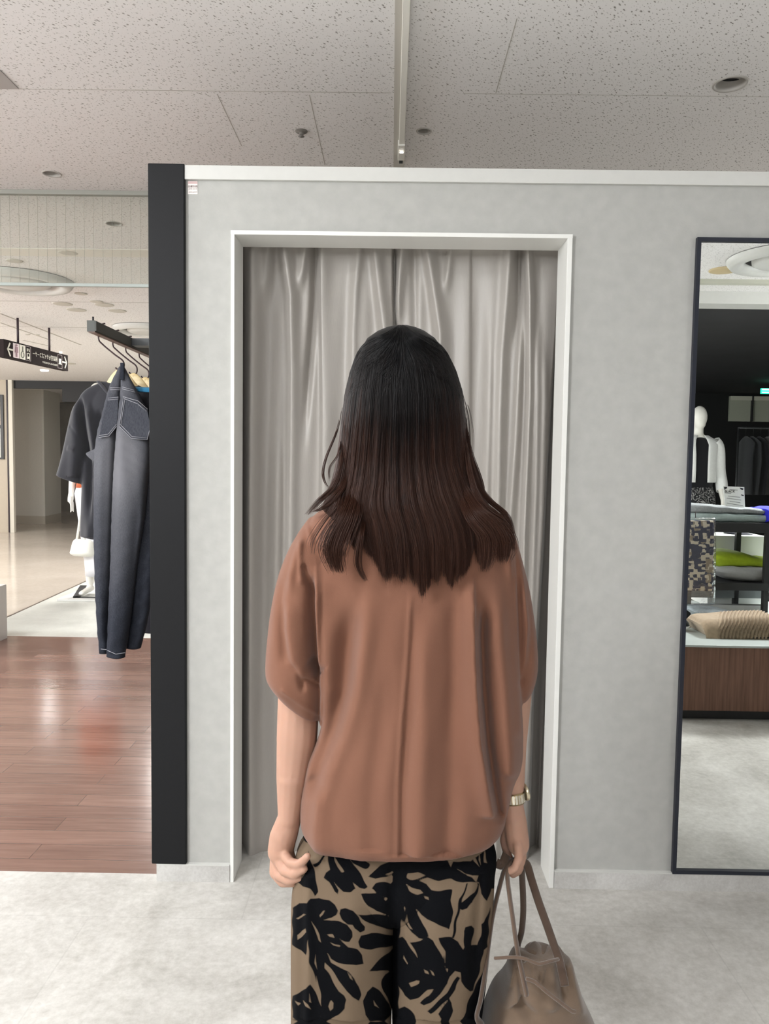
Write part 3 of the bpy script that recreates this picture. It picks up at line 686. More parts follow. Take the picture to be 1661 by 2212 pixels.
def bar(g, s0, z0, s1, z1, w_, o=.036):
    a = np.array([s0, z0]); b = np.array([s1, z1]); d = (b - a) / np.linalg.norm(b - a); n = np.array([-d[1], d[0]]) * w_
    P = [a - n, b - n, b + n, a + n]; return g.add([sp(q[0], q[1], .030) for q in P] + [sp(q[0], q[1], o) for q in P], [(0, 1, 2, 3), (7, 6, 5, 4), (0, 4, 5, 1), (1, 5, 6, 2), (2, 6, 7, 3), (3, 7, 4, 0)])
w_ = H_ * .045
g = G(); bar(g, S(21), zf(.50), S(9.5), zf(.50), w_); bar(g, S(9.5), zf(.47), S(15), zf(.86), w_ * .8); bar(g, S(9.5), zf(.53), S(15.5), zf(.12), w_ * .8); g.build('left_arrow', M_sw, sgn, smooth=False)
g = G(); bar(g, S(128), zf(.50), S(137), zf(.50), w_); bar(g, S(137.5), zf(.47), S(133), zf(.86), w_ * .8); bar(g, S(137.5), zf(.53), S(133.5), zf(.14), w_ * .8); g.build('right_arrow', M_sw, sgn, smooth=False)
def person_icon(g, sc_, wd):
    g.prism([sp(sc_ + wd * math.cos(t) * .32, zf(.82) + H_ * .05 * math.sin(t), .036) for t in np.linspace(0, 2 * PI, 12, endpoint=False)], -nrm * -.003)
    g.prism([sp(sc_ + wd * a_, zf(b_), .036) for a_, b_ in ((-.35, .74), (.35, .74), (.5, .40), (.2, .40), (.2, .16), (-.2, .16), (-.2, .40), (-.5, .40))], nrm * .003)
g = splate(G(), S(22), S(34.5), zf(.10), zf(.92), .03, .034); pk = g.build('pictogram_plate', plain('sign_pink', rgb(238, 222, 226), .6), sgn, smooth=False)
g = G(); person_icon(g, S(28.4), S(31.5) - S(25.5)); g.build('woman_pictogram', plain('icon_mauve', rgb(150, 112, 124), .6), pk, smooth=False)
g = splate(G(), S(35.8), S(47.6), zf(.10), zf(.92), .03, .034); pk = g.build('pictogram_plate', M_sw, sgn, smooth=False)
icon = plain('icon_grey', rgb(110, 114, 100), .6)
sc0 = S(41.7); wd = S(46) - S(38)
g = G(); bar(g, sc0 + wd * .05, zf(.84), sc0 + wd * .05, zf(.56), w_ * .7, .038); bar(g, sc0 - wd * .1, zf(.56), sc0 + wd * .25, zf(.56), w_ * .6, .038)
th = np.linspace(PI * .55, PI * 2.3, 14); R_ = [np.array([sc0 + wd * .38 * math.cos(t), zf(.36) + H_ * .17 * math.sin(t)]) for t in th]
for p, q in zip(R_[:-1], R_[1:]): bar(g, p[0], p[1], q[0], q[1], w_ * .45, .038)
g.build('wheelchair_pictogram', icon, pk, smooth=False)
def frame_box(s0, s1, z0, z1):
    g = G(); b_ = H_ * .012
    for q in ((s0, z0, s1, z0), (s1, z0, s1, z1), (s1, z1, s0, z1), (s0, z1, s0, z0)): bar(g, *q, b_, .034)
    return g
g = frame_box(S(49), S(59.5), zf(.10), zf(.92)); g.build('icon_outline', plain('icon_line', rgb(170, 156, 156), .6), sgn, smooth=False)
g = G(); bar(g, S(52), zf(.16), S(52), zf(.52), w_ * .5); bar(g, S(57), zf(.16), S(57), zf(.52), w_ * .5); bar(g, S(52), zf(.52), S(57), zf(.52), w_ * .4); bar(g, S(52), zf(.26), S(57), zf(.26), w_ * 1.5); 
bar(g, S(52.5), zf(.62), S(52.5), zf(.80), w_ * .6); bar(g, S(55.5), zf(.80), S(57), zf(.62), w_ * .6); g.build('nursing_pictogram', M_sw, sgn, smooth=False)
g = frame_box(S(118.5), S(127.5), zf(.06), zf(.90)); bx = g.build('icon_outline', plain('icon_line2', rgb(170, 156, 156), .6), sgn, smooth=False)
g = G(); bar(g, S(123), zf(.36), S(123), zf(.66), (S(125.4) - S(121)) * .5); bar(g, S(119.8), zf(.33), S(126.6), zf(.33), w_ * .5)
g.build('counter_pictogram', M_sw, sgn, smooth=False)
ang = math.atan2(dirv[1], dirv[0]); RZ = Matrix.Rotation(ang, 3, 'Z')
c1 = (S(64) + S(117)) / 2
text_mesh('lettering', '相談室もサイズコーナー', tuple(sp(c1, zf(.56), .034)), H_ * .34, M_sw, sgn, True, RZ, xs=(S(117) - S(64)) / (H_ * .34 * 10.8))
c2 = (S(84) + S(118)) / 2
text_mesh('lettering', 'PERSONAL ADVISORY', tuple(sp(c2, zf(.20), .034)), H_ * .15, M_sw, sgn, True, RZ, xs=(S(118) - S(84)) / (H_ * .15 * 10.3))

# white box display at the lower left edge
p = atz(0, 1378, 0); zt = at(8, 1262, p[1])[2]; q = at(15, 1320, p[1] - .0)
tag(G().box(q[0] - 1.0, q[0], p[1] - .55, p[1], 0, zt, .002).build('display_box', plain('box_white', rgb(206, 204, 200), .5), smooth=False), 'plain white display box standing on the wood floor at the left photo edge', 'display box')

# ------------------------------------------------------------------ left: hanging rail with clothes
xr_, yr0 = at(204, 708, 2.70)[0], 2.70
zr1 = at(204, 692, 2.70)[2]; zr0 = at(204, 716, 2.70)[2]
pe = at(327, 764, 3.32); 
A0 = np.array([at(205, 704, 2.70)[0], 2.70, 0]); dv = np.array([pe[0] - A0[0], pe[1] - A0[1], 0]); dv /= np.linalg.norm(dv)
rv = np.array([dv[1], -dv[0], 0])
rail = thing('clothes_rail', 'dark overhead clothes rail running back beside the charcoal post', 'clothes rail', tuple(A0 + [0, 0, zr0]))
def along(s, side, z): return A0 + dv * s + rv * side + np.array([0, 0, z])
def rbox(g, s0, s1, a, b, z0, z1): return g.hexa([along(s0, a, z0), along(s0, b, z0), along(s1, b, z0), along(s1, a, z0), along(s0, a, z1), along(s0, b, z1), along(s1, b, z1), along(s1, a, z1)])
g = rbox(G(), 0, 1.9, -.028, .0, zr0, zr1); rbox(g, 0.001, 1.9, .0, .004, zr0 + .002, zr1 - .002); g.build('beam', plain('rail_dark', rgb(74, 76, 72), .55), rail, smooth=False)
g = rbox(G(), 0.002, 1.9, -.024, .0, zr0 - .003, zr0); g.build('underside', plain('rail_under', rgb(112, 84, 70), .5), rail, smooth=False)
cb = at(262, 735, 3.12); g = rbox(G(), .36, .42, .004, .75, zr0 + .006, zr1 - .004); g.build('cross_beam', plain('rail_cross', rgb(58, 62, 64), .5), rail, smooth=False)
pz = G(); q = along(.02, -.014, 0); pz.tube([(q[0], q[1], zr1), (q[0], q[1], zr1 + .016)], .0035, 8); pz.build('end_pin', M_black, rail)
# the cross beam is carried by the charcoal post
M_hwood = mat_wood('hanger_wood', rgb(224, 196, 140), rgb(240, 222, 176), (20, 20, 90), .4); M_hook = plain('hook_metal', rgb(52, 38, 40), .35, metal=.7)
def hanger_at(s, lab, first=None):
    """wooden hanger square to the rail; origin under the rail"""
    o = along(s, -.012, 0)
    t = thing('coat_hanger', lab, 'coat hanger', (o[0], o[1], zr0), 'wooden hangers on the rail')
    if first is not None:
        d = np.array(t.location) - np.array(first.location)
        for ch in first.children:
            c = ch.copy(); C.objects.link(c); c.parent = t; c.matrix_parent_inverse = Matrix.Translation(-Vector(first.location))
        return t
    # hook
    P = [(0, 0, zr1 + .006), (-.008, 0, zr1 + .006), (-.028, 0, zr1 - .004), (-.032, 0, zr0 - .01), (-.012, 0, zr0 - .03), (.045, 0, zr0 - .065), (.085, 0, zr0 - .088), (.088, 0, zr0 - .112), (.070, 0, zr0 - .124), (.048, 0, zr0 - .112)]
    G().tube(spline([o + np.array(q) * [.75, 1, 1] - [-.01, .0, 0] for q in P], 40), .0028, 8).build('hook', M_hook, t)
    z_ = zr0 - .118
    P = [(-.128, .0, z_ - .128), (-.09, .0, z_ - .092), (-.055, 0, z_ - .052), (-.028, 0, z_ - .014), (0, 0, z_ + .004), (.028, 0, z_ - .014), (.065, 0, z_ - .058), (.12, 0, z_ - .108), (.175, 0, z_ - .150)]
    q = spline([o + np.array(a) + [.064, 0, 0] for a in P], 44); R = []
    T = np.gradient(q, axis=0); T /= np.linalg.norm(T, axis=1)[:, None]
    for i in range(len(q)):
        n = np.array([-T[i][2], 0, T[i][0]]); e = 1 - abs(i - 21.5) / 44; h_ = .012 + .012 * e; y_ = .006 + .005 * (1 - e)
        a = np.linspace(0, 2 * PI, 14, endpoint=False); R.append(q[i] - n * h_ + np.outer(np.sign(np.cos(a)) * abs(np.cos(a)) ** .7 * h_, n) + np.outer(np.sin(a) * y_, (0, 1, 0)))
    G().rings(R).build('shoulders', M_hwood, t)
    z2 = z_ - .178
    G().tube([o + np.array((-.05, 0, z2 + .055)), o + np.array((.22, 0, z2 + .045))], .006, 10).build('bar', M_hwood, t)
    return t
hg0 = hanger_at(.10, 'frontmost wooden hanger on the rail, inside the t-shirt with jeans looped on its hook')
hang_s = [.24, .38, .54, .70]
for s, lb in zip(hang_s, ('second wooden hanger from the front of the rail', 'third wooden hanger from the front on the rail', 'fourth wooden hanger from the front on the rail', 'rearmost wooden hanger on the rail near the charcoal post')):
    hanger_at(s, lb, hg0)
# grey t-shirt on the second hanger
YT = along(.105, 0, 0)[1]
def loft_px(rows, Y, hd, n=60, nring=32, pw=.8, g=None, spl=True):
    R = np.array(rows, float); q = spline(R, n) if spl else interp_rows(R, n)
    g = g or G(); rr = []
    for r in q:
        h_ = r[4] if len(r) > 4 else hd; yy = Y + (r[5] if len(r) > 5 else 0)
        rr.append(ring_lr((r[0], r[1]), (r[2], r[3]), yy, h_, nring, pw))
    g.rings(rr); return g
def fold_back(v, F, scale=1.0, Yref=None, only_front=None):
    p = project(v); d = folds(p[:, 0], p[:, 1], F) * scale
    v = v.copy(); m = np.ones(len(v)) if only_front is None else only_front
    v[:, 1] -= d * m; return v
M_tee = mat_fabric('tee_charcoal', rgb(50, 50, 55), .8, weave=700, noise=.05, sheen=.3)
g = loft_px([(222, 824, 300, 832, .012), (205, 836, 330, 850, .02), (186, 872, 350, 880, .035), (182, 930, 352, 930, .045), (182, 985, 352, 985, .05), (178, 1060, 354, 1060, .055), (176, 1110, 356, 1110, .055), (174, 1158, 358, 1185, .055)], YT, .05, 60, 48)
g = loft_px([(222, 824, 236, 836, .012), (186, 842, 214, 876, .025), (164, 874, 206, 930, .035), (150, 920, 200, 965, .04), (138, 975, 192, 985, .042), (130, 1008, 184, 1015, .045), (124, 1026, 179, 1046, .045)], YT, .04, 40, 32, g=g)
v, f, nn = remeshed(g, .004, 3)
v = fold_back(v, [([(172, 850), (180, 930), (192, 1000), (194, 1150)], -.035, 7, 5, .15, .2), ([(190, 862), (205, 960), (214, 1010)], .026, 8, 6, .2, .2), ([(214, 880), (220, 1000)], -.02, 6, 6, .2, .2), ([(150, 920), (162, 930), (176, 960)], -.004, 3, 3), ([(168, 860), (164, 950), (160, 1030)], .015, 14, 10, .2, .0),
   ([(186, 1020), (195, 1100), (192, 1160)], .012, 10, 8, .2, 0), ([(145, 967), (165, 972)], .006, 5, 4), ([(300, 870), (310, 1000), (312, 1160)], .015, 12, 12, .2, 0)])
tee = thing('t_shirt', 'charcoal short sleeve t-shirt on the frontmost wooden hanger behind the jeans', 't-shirt', tuple(along(.10, 0, at(240, 1160, YT)[2])))
mesh('body', v, f, M_tee, tee)
G().tube(spline([at(212, 824, YT - .012), at(221, 834, YT - .03), at(231, 846, YT - .038), at(244, 856, YT - .04), at(262, 860, YT - .04)], 24), .0075, 8, flat=.5).build('neckband', mat_fabric('tee_band', rgb(66, 66, 72), .8), tee)
# grey jeans hanging from the front hanger
YJ = along(.02, 0, 0)[1]
def mat_denim():
    m, nt, lk, b = new_mat('washed_denim'); b.inputs['Roughness'].default_value = .9; b.inputs['Specular IOR Level'].default_value = .15
    tc = N(nt, 'ShaderNodeTexCoord'); sx = N(nt, 'ShaderNodeSeparateXYZ'); lk.new(tc.outputs['Object'], sx.inputs[0])
    # faded thighs, as dyed: wash strength stored on the cloth
    a = N(nt, 'ShaderNodeAttribute', attribute_name='wash')
    mp = N(nt, 'ShaderNodeMapping'); mp.inputs['Scale'].default_value = (900, 900, 120); lk.new(tc.outputs['Object'], mp.inputs['Vector'])
    n = N(nt, 'ShaderNodeTexNoise', i_Scale=1.0, i_Detail=3.0); lk.new(mp.outputs[0], n.inputs['Vector'])
    ad = N(nt, 'ShaderNodeMath', operation='MULTIPLY_ADD'); lk.new(n.outputs[0], ad.inputs[0]); ad.inputs[1].default_value = .5; lk.new(a.outputs['Fac'], ad.inputs[2])
    cr = N(nt, 'ShaderNodeValToRGB'); lk.new(ad.outputs[0], cr.inputs[0]); e = cr.color_ramp.elements
    e[0].position = .05; e[0].color = rgb(28, 30, 37); e[1].position = 1.0; e[1].color = rgb(116, 116, 121)
    el = cr.color_ramp.elements.new(.35); el.color = rgb(50, 53, 62)
    lk.new(cr.outputs[0], b.inputs['Base Color'])
    bp = N(nt, 'ShaderNodeBump', i_Strength=.3, i_Distance=.001); lk.new(n.outputs[0], bp.inputs['Height']); lk.new(bp.outputs[0], b.inputs['Normal'])
    return m
M_den = mat_denim()
jean = thing('jeans', 'faded grey denim jeans hanging folded at the front of the rail', 'jeans', tuple(along(.10, 0, at(250, 1418, YJ)[2])))
def set_attr(o, name, val):
    a = o.data.attributes.new(name, 'FLOAT', 'POINT'); a.data.foreach_set('value', np.asarray(val, np.float32))
def denim(rows, Y, hd, name='leg', F=None, nrow=90, extra=0, bumps=None):
    g = loft_px(rows, Y, hd, nrow, 40, pw=.75); v = g.V(); p = project(v)
    rs = np.random.default_rng(3); 
    v[:, 1] -= .0022 * np.sin(p[:, 1] / 6.5 + p[:, 0] / 9) * sm((p[:, 1] - 1000) / 200) + .0015 * np.sin(p[:, 1] / 3.7 - p[:, 0] / 5)
    if F: v = fold_back(v, F)
    o = mesh(name, v, g.f, M_den, jean)
    w_ = .60 * np.exp(-((p[:, 1] - 985) / 95) ** 2) + .25 * np.exp(-((p[:, 1] - 1150) / 160) ** 2) + .22 * sm((900 - p[:, 1]) / 60) + .02 + extra
    cx_ = np.interp(p[:, 1], [850, 1000, 1400], [262, 262, 246]); w_ = w_ * (.55 + .75 * np.exp(-((p[:, 0] - cx_) / 42) ** 2))
    set_attr(o, 'wash', w_); return o
denim([(258, 792, 264, 792, .008), (240, 830, 262, 832, .02), (231, 862, 260, 862, .03), (222, 900, 258, 900, .035), (213, 932, 254, 935, .035), (206, 985, 250, 985, .035), (205, 1050, 247, 1050, .035), (205, 1150, 244, 1150, .035), (207, 1250, 240, 1250, .03), (211, 1330, 236, 1330, .03), (217, 1408, 236, 1410, .028)], YJ - .012, .03, 'near_leg',
      [([(254, 860), (250, 1000), (243, 1200), (234, 1400)], -.035, 7, 14, .1, .05), ([(222, 940), (216, 1100), (216, 1250), (222, 1400)], .008, 8, 8, .1, .1)])
denim([(262, 792, 268, 792, .008), (262, 830, 289, 832, .02), (260, 862, 305, 864, .03), (258, 900, 318, 900, .04), (254, 935, 325, 940, .045), (250, 985, 324, 985, .045), (247, 1030, 318, 1035, .045), (243, 1120, 310, 1120, .04), (240, 1220, 295, 1220, .035), (236, 1310, 284, 1310, .032), (233, 1395, 272, 1395, .03), (231, 1416, 269, 1420, .03)], YJ - .03, .04, 'leg',
      [([(262, 850), (262, 1000), (252, 1250), (242, 1410)], .010, 8, 14, .1, .0), ([(300, 1060), (285, 1250), (272, 1400)], -.008, 8, 8, .2, .0), ([(268, 980), (276, 1100), (262, 1300)], .006, 10, 12, .2, .1)])
denim([(290, 850, 300, 850, .02), (300, 930, 330, 930, .03), (300, 1010, 334, 1010, .035), (296, 1100, 338, 1090, .035), (285, 1210, 334, 1200, .035), (276, 1300, 326, 1290, .03), (272, 1350, 316, 1350, .03), (270, 1396, 303, 1400, .03)], YJ + .035, .03, 'far_leg',
      [([(306, 1090), (300, 1200), (290, 1330)], .012, 6, 9, .1, .1), ([(320, 1000), (322, 1150)], .006, 6, 6)], extra=-.05)
denim([(202, 972, 218, 965, .01), (188, 978, 216, 985, .015), (190, 985, 214, 1000, .015), (206, 996, 212, 1006, .01)], YJ + .0, .012, 'front_waist_corner', nrow=20, extra=.2)
M_stitch = plain('stitch', rgb(150, 150, 156), .8)
def stitch(P, Y, r=.0011, name='seam'): return G().tube(spline([at(a, b, Y) for a, b in P], 30), r, 6)
YS = YJ - .074
M_pocket = M_den
def pocket(poly, Y, lines):
    P = [at(a, b, Y) for a, b in poly]; g = G().prism(P, (0, .006, 0)); o = g.build('back_pocket', M_den, jean, smooth=False)
    set_attr(o, 'wash', np.full(len(o.data.vertices), .22))
    for ln in lines: G().tube([at(a, b, Y - .0012) for a, b in ln], .0011, 6).build('stitching', M_stitch, o)
pocket([(267, 857), (297, 868), (318, 886), (325, 922), (318, 950), (283, 946), (258, 921)], YJ - .084,
       [[(268, 861), (297, 872), (317, 889)], [(266, 857), (298, 866), (319, 884)], [(267, 858), (258, 921)], [(270, 861), (261, 919)], [(258, 921), (284, 947), (318, 950)], [(260, 917), (285, 943), (317, 946)], [(325, 922), (318, 950)]])
pocket([(234, 858), (256, 856), (252, 922), (235, 940), (214, 945), (222, 905)], YJ - .058,
       [[(233, 860), (256, 858)], [(233, 864), (256, 862)], [(252, 921), (235, 942), (213, 945)], [(252, 916), (234, 938), (214, 941)]])
for P, yy in (([(238, 838), (262, 838)], .040), ([(238, 842), (262, 842)], .040), ([(264, 836), (290, 843)], .062), ([(264, 840), (292, 847)], .062)):
    G().tube([at(a, b, YJ - yy) for a, b in P], .001, 6).build('waistband_stitching', M_stitch, jean)
G().box(at(259, 800, YJ - .06)[0], at(267, 800, YJ - .06)[0], YJ - .058, YJ - .052, at(262, 824, YJ)[2], at(262, 788, YJ)[2], .001).build('belt_loop', M_den, jean)
G().tube([at(a, b, YJ - .046) for a, b in ((218, 1402), (236, 1404))], .001, 6).build('hem_stitching', M_stitch, jean)
g = G(); g.tube([at(a, b, YJ - .066) for a, b in ((232, 1405), (250, 1413), (270, 1410))], .0011, 6); g.build('hem_stitching', M_stitch, jean)
# dark garment behind, deeper along the rail
YD = along(.56, 0, 0)[1]
g = loft_px([(300, 838, 400, 838, .02), (288, 880, 430, 880, .04), (290, 1100, 430, 1100, .06), (308, 1250, 430, 1250, .07), (306, 1340, 430, 1340, .07), (306, 1362, 430, 1362, .07)], YD, .05, 40, 32)
tag(g.build('dark_coat', mat_fabric('coat_black', rgb(24, 24, 32), .85)), 'long black garment at the back of the rail against the charcoal post', 'garment', None)
YB_ = YT - .06
g = loft_px([(292, 836, 345, 838, .01), (290, 840, 345, 842, .02), (290, 846, 345, 849, .02)], YB_, .02, 12, 20); tag(g.build('blue_garment', mat_fabric('blue_cloth', rgb(58, 134, 176), .7)), 'strip of bright blue cloth under the wooden hangers', 'garment')
g = loft_px([(270, 836, 400, 836, .012), (262, 860, 410, 868, .03), (262, 1000, 410, 1000, .04), (264, 1150, 410, 1150, .04)], along(.47, 0, 0)[1], .04, 30, 24)
tag(g.build('navy_top', mat_fabric('navy_cloth', rgb(40, 42, 52), .85)), 'dark navy top hanging between the jeans and the black garment', 'garment')
# ------------------------------------------------------------------ mannequins
M_manq = plain('mannequin_white', rgb(236, 234, 226), .35)
def mannequin_shells(base, H, face=1, arm=.03, bend=0):
    """standing figure, base on the floor, facing -y*face"""
    s = H / 1.78; b = np.array(base, float); Pt = lambda x, y, z: b + np.array([x * s, y * s * face, z * s])
    g = G()
    g.ell(Pt(0, -.005, 1.665), (.072 * s, .088 * s, .112 * s)); g.ell(Pt(0, -.03, 1.60), (.05 * s, .06 * s, .055 * s))
    g.cone(Pt(0, .01, 1.42), .05 * s, Pt(0, 0, 1.58), .045 * s)
    rows = [(1.49, .06, .05), (1.45, .14, .065), (1.40, .185, .085), (1.30, .165, .10), (1.20, .15, .105), (1.05, .12, .09), (.98, .135, .10), (.88, .17, .115), (.80, .165, .11)]
    a = np.linspace(0, 2 * PI, 28, endpoint=False)
    g.rings([Pt(0, 0, z) + np.stack([np.cos(a) * rx * s, np.sin(a) * ry * s, 0 * a], 1) for z, rx, ry in rows])
    for sd in (-1, 1):
        sh = Pt(.175 * sd, 0, 1.40); el = Pt((.215 + arm) * sd, .02, 1.12); wr = Pt((.215 + arm) * sd, -.04 - bend, .87)
        g.cone(sh, .048 * s, el, .036 * s); g.cone(el, .036 * s, wr, .024 * s)
        g.cone(wr, .024 * s, Pt((.215 + arm) * sd, -.06 - bend, .80), .028 * s, flat=.6)
        for k in range(4): g.cone(Pt((.205 + arm) * sd, -.085 - bend + .018 * k, .78), .009 * s, Pt((.20 + arm) * sd, -.09 - bend + .02 * k, .71 - .01 * abs(k - 1.5)), .007 * s, 8)
        g.cone(Pt((.2 + arm) * sd, -.09 - bend, .83), .01 * s, Pt((.19 + arm) * sd, -.12 - bend, .77), .008 * s, 8)
        g.cone(Pt(.085 * sd, 0, .80), .088 * s, Pt(.09 * sd, -.0, .47), .055 * s); g.cone(Pt(.09 * sd, 0, .47), .055 * s, Pt(.09 * sd, .02, .10), .033 * s)
        g.cone(Pt(.09 * sd, .03, .045), .034 * s, Pt(.10 * sd, -.13, .03), .028 * s, flat=.7)
    return g
# mannequin far behind the jeans
bp_ = atz(203, 1288, 0); YQ = bp_[1]
zt_ = at(193, 824, YQ)[2]
base = np.array([at(214, 1100, YQ)[0], YQ, .02]); Hq = zt_ - .02
mq = thing('mannequin', 'white mannequin standing behind the grey t-shirt with a white handbag', 'mannequin', tuple(base - [0, 0, .02]))
g = mannequin_shells(base, Hq / .998 * .995, 1, .0)
v, f, nn = remeshed(g, .012, 2); mesh('body', v, f, M_manq, mq)
Rr = Hq / 1.78; a = np.linspace(0, 2 * PI, 30, endpoint=False)
def wrap(rows): return G().rings([base + np.array([0, 0, z]) + np.stack([np.cos(a) * rx * Rr, np.sin(a) * ry * Rr, 0 * a], 1) for z, rx, ry in rows])
wrap([(1.46 * Rr, .10, .06), (1.40 * Rr, .19, .10), (1.2 * Rr, .18, .125), (1.0 * Rr, .165, .12), (.90 * Rr, .19, .13)]).build('orange_top', mat_fabric('top_orange', rgb(196, 92, 40), .8), mq)
hz_ = at(198, 1245, YQ)[2]; rx_ = (base[0] - at(187, 1240, YQ)[0]) / Rr
wrap([(.98 * Rr, .16, .12), (.85 * Rr, .2, .14), (hz_ + .1, rx_, .15), (hz_, rx_, .15)]).build('white_skirt', plain('skirt_white', rgb(226, 226, 230), .7), mq)
x0, y0_, x1 = at(150, 1297, YQ)[0], atz(150, 1299, 0)[1], at(240, 1297, YQ)[0]; y1_ = atz(180, 1262, 0)[1]
G().box(x0, x1 + .3, y0_, y1_ + .1, 0, .02, .003).build('base_plate', M_white, mq, smooth=False)
g = G(); q0, q1 = atz(157, 1291, .022), atz(173, 1265, .022); e_ = np.array([.07, 0, 0]); u_ = np.array([0, 0, .004])
g.hexa([q0, q0 + e_, q1 + e_, q1, q0 + u_, q0 + e_ + u_, q1 + e_ + u_, q1 + u_]); g.hexa([q0, q0 + e_ * 5, q0 + e_ * 5 + [0, .04, 0], q0 + [0, .04, 0], q0 + u_, q0 + e_ * 5 + u_, q0 + e_ * 5 + [0, .04, 0] + u_, q0 + [0, .04, 0] + u_])
g.build('black_marking', M_black, mq, smooth=False)
# white handbag
bg = thing('handbag', 'small white woven handbag hanging from the far mannequin hand', 'handbag', tuple(at(178, 1200, YQ - .12)))
g = loft_px([(163, 1164, 196, 1166, .03), (158, 1170, 203, 1172, .06), (154, 1188, 206, 1188, .09), (153, 1194, 206, 1196, .09), (158, 1199, 200, 1202, .06)], YQ - .16, .06, 30, 28); g.build('body', plain('bag_white', rgb(240, 240, 232), .6, bump=.6, bscale=90), bg)
G().tube(spline([at(166, 1166, YQ - .16), at(170, 1140, YQ - .16), at(174, 1112, YQ - .14), at(178, 1140, YQ - .12), at(182, 1166, YQ - .16)], 24), .012, 8).build('strap', plain('bag_strap', rgb(232, 232, 224), .5), bg)

# ------------------------------------------------------------------ what stands behind the camera, met through the wall mirror
# measured on the far side of the glass and turned back to its true side of the room (REFLECT)
REFLECT[0] = True
def X(px, py, Y): return at(px, py, Y)[0]
def Z(px, py, Y): return at(px, py, Y)[2]
M_knit = mat_fabric('knit_grey', rgb(150, 154, 156), .9, noise=.2, nscale=120, bump=.4, weave=400)
M_walnut = mat_wood('walnut', rgb(96, 66, 52), rgb(132, 96, 78), (70, 70, 3), .5)
M_top = plain('counter_grey', rgb(178, 186, 184), .35)
M_shelf = plain('shelf_black', rgb(34, 34, 36), .5)
# bulkhead, dark shop and its ceiling: low light put into the dark colours
Yc = atz(1580, 607, ZC)[1]
struct(G().box(.5, 8, Yc - .04, Yc + .02, ZC - .03, ZC).build('trim_9', plain('mirror_trim', rgb(190, 190, 176), .6), smooth=False))
Ys = Yc + .35; zb = Z(1580, 657, Ys)
struct(G().box(.5, 8, Ys, Ys + .2, zb, ZC).build('wall_bulkhead', M_white, smooth=False))
Yk2 = Ys + 1.6
struct(G().box(.5, 9, Yk2, Yk2 + .2, Z(1580, 717, Yk2), zb + .2).build('wall_bulkhead_dark', plain('bulkhead_dark', rgb(70, 72, 70), .7), smooth=False))
struct(G().box(.5, 9, Ys + .2, 13.8, zb + .0, zb + .05).build('ceiling_dark', plain('ceiling_dark', rgb(44, 44, 46), .8, noise=.2, nscale=3), smooth=False))
Yq = 13.4
struct(G().box(.5, 12, Yq, Yq + .1, 0, zb).build('wall_dark_back', plain('shop_dark', rgb(14, 15, 16), .6), smooth=False))
# pale panel band high on the back wall and exit sign
pb = thing('pale_panel', 'pale green lit wall panel band above the dark rack in the mirror', 'wall panel', (X(1610, 912, Yq), Yq, Z(1610, 912, Yq)))
M_band = plain('panel_pale', rgb(168, 172, 156), .6)
G().box(X(1572, 880, Yq), X(1700, 880, Yq), Yq - .06, Yq - .01, Z(1610, 911, Yq), Z(1610, 857, Yq)).build('panel', M_band, pb, smooth=False)
G().box(X(1572, 880, Yq), X(1700, 880, Yq), Yq - .10, Yq - .05, Z(1610, 866, Yq), Z(1610, 857, Yq)).build('ledge', plain('ledge_pale', rgb(206, 206, 190), .6), pb, smooth=False)
G().box(X(1617, 880, Yq), X(1620, 880, Yq), Yq - .11, Yq - .06, Z(1610, 911, Yq), Z(1610, 857, Yq)).build('joint_bar', M_shelf, pb, smooth=False)
Ye = 11.5
ex = thing('exit_sign', 'glowing green exit sign at the edge of the mirror', 'exit sign', (X(1660, 845, Ye), Ye, Z(1660, 851, Ye)))
G().box(X(1644, 845, Ye), X(1690, 845, Ye), Ye, Ye + .04, Z(1660, 850.5, Ye), Z(1660, 839, Ye)).build('light_box', emit('exit_green', (.05, .9, .55, 1), 1.2), ex, smooth=False)
G().box(X(1645, 845, Ye), X(1662, 845, Ye), Ye - .004, Ye, Z(1660, 843, Ye), Z(1660, 840.5, Ye)).build('white_arrow', emit('exit_white', (.8, 1, .95, 1), 2), ex, smooth=False)
G().box(X(1645, 845, Ye), X(1662, 845, Ye), Ye - .004, Ye, Z(1660, 849, Ye), Z(1660, 847, Ye)).build('white_band', emit('exit_white2', (.8, 1, .95, 1), 2), ex, smooth=False)
# ceiling fittings over the counter
REFLECT[0] = False
p = atz(1700, 556, ZC); r = abs(p[0] - atz(1574, 556, ZC)[0]); 
ring_light('large round ceiling fitting at the top of the mirror', p[0], 2 * D - p[1], r)
p = atz(1562, 584, ZC); r = abs(p[0] - atz(1530, 584, ZC)[0]); g = G(); lathe(g, (p[0], 2 * D - p[1], ZC), [(r, 0), (r, -.006), (r * .9, -.01), (.001, -.012)])
tag(g.build('round_cover', plain('cover_tan', rgb(196, 178, 140), .6)), 'tan round ceiling cover beside the large ring at the top of the mirror', 'ceiling cover')
REFLECT[0] = True
# counter
Y0 = atz(1560, 1556, 0)[1]; zt = Z(1560, 1392, Y0); Y1c = Y0 + .75
ct = thing('display_counter', 'low walnut display counter with pale grey top in the mirror', 'display counter', (2.2, Y0, 0))
xl = X(1420, 1500, Y0)
G().box(xl, 3.6, Y0 + .04, Y1c, 0, Z(1560, 1534, Y0)).build('plinth', M_black, ct, smooth=False)
G().box(xl, 3.6, Y0, Y1c, Z(1560, 1534, Y0), zt - .012, .002).build('walnut_body', M_walnut, ct, smooth=False)
G().box(xl - .01, 3.62, Y0 - .01, Y1c + .6, zt - .012, zt, .002).build('counter_top', M_top, ct, smooth=False)
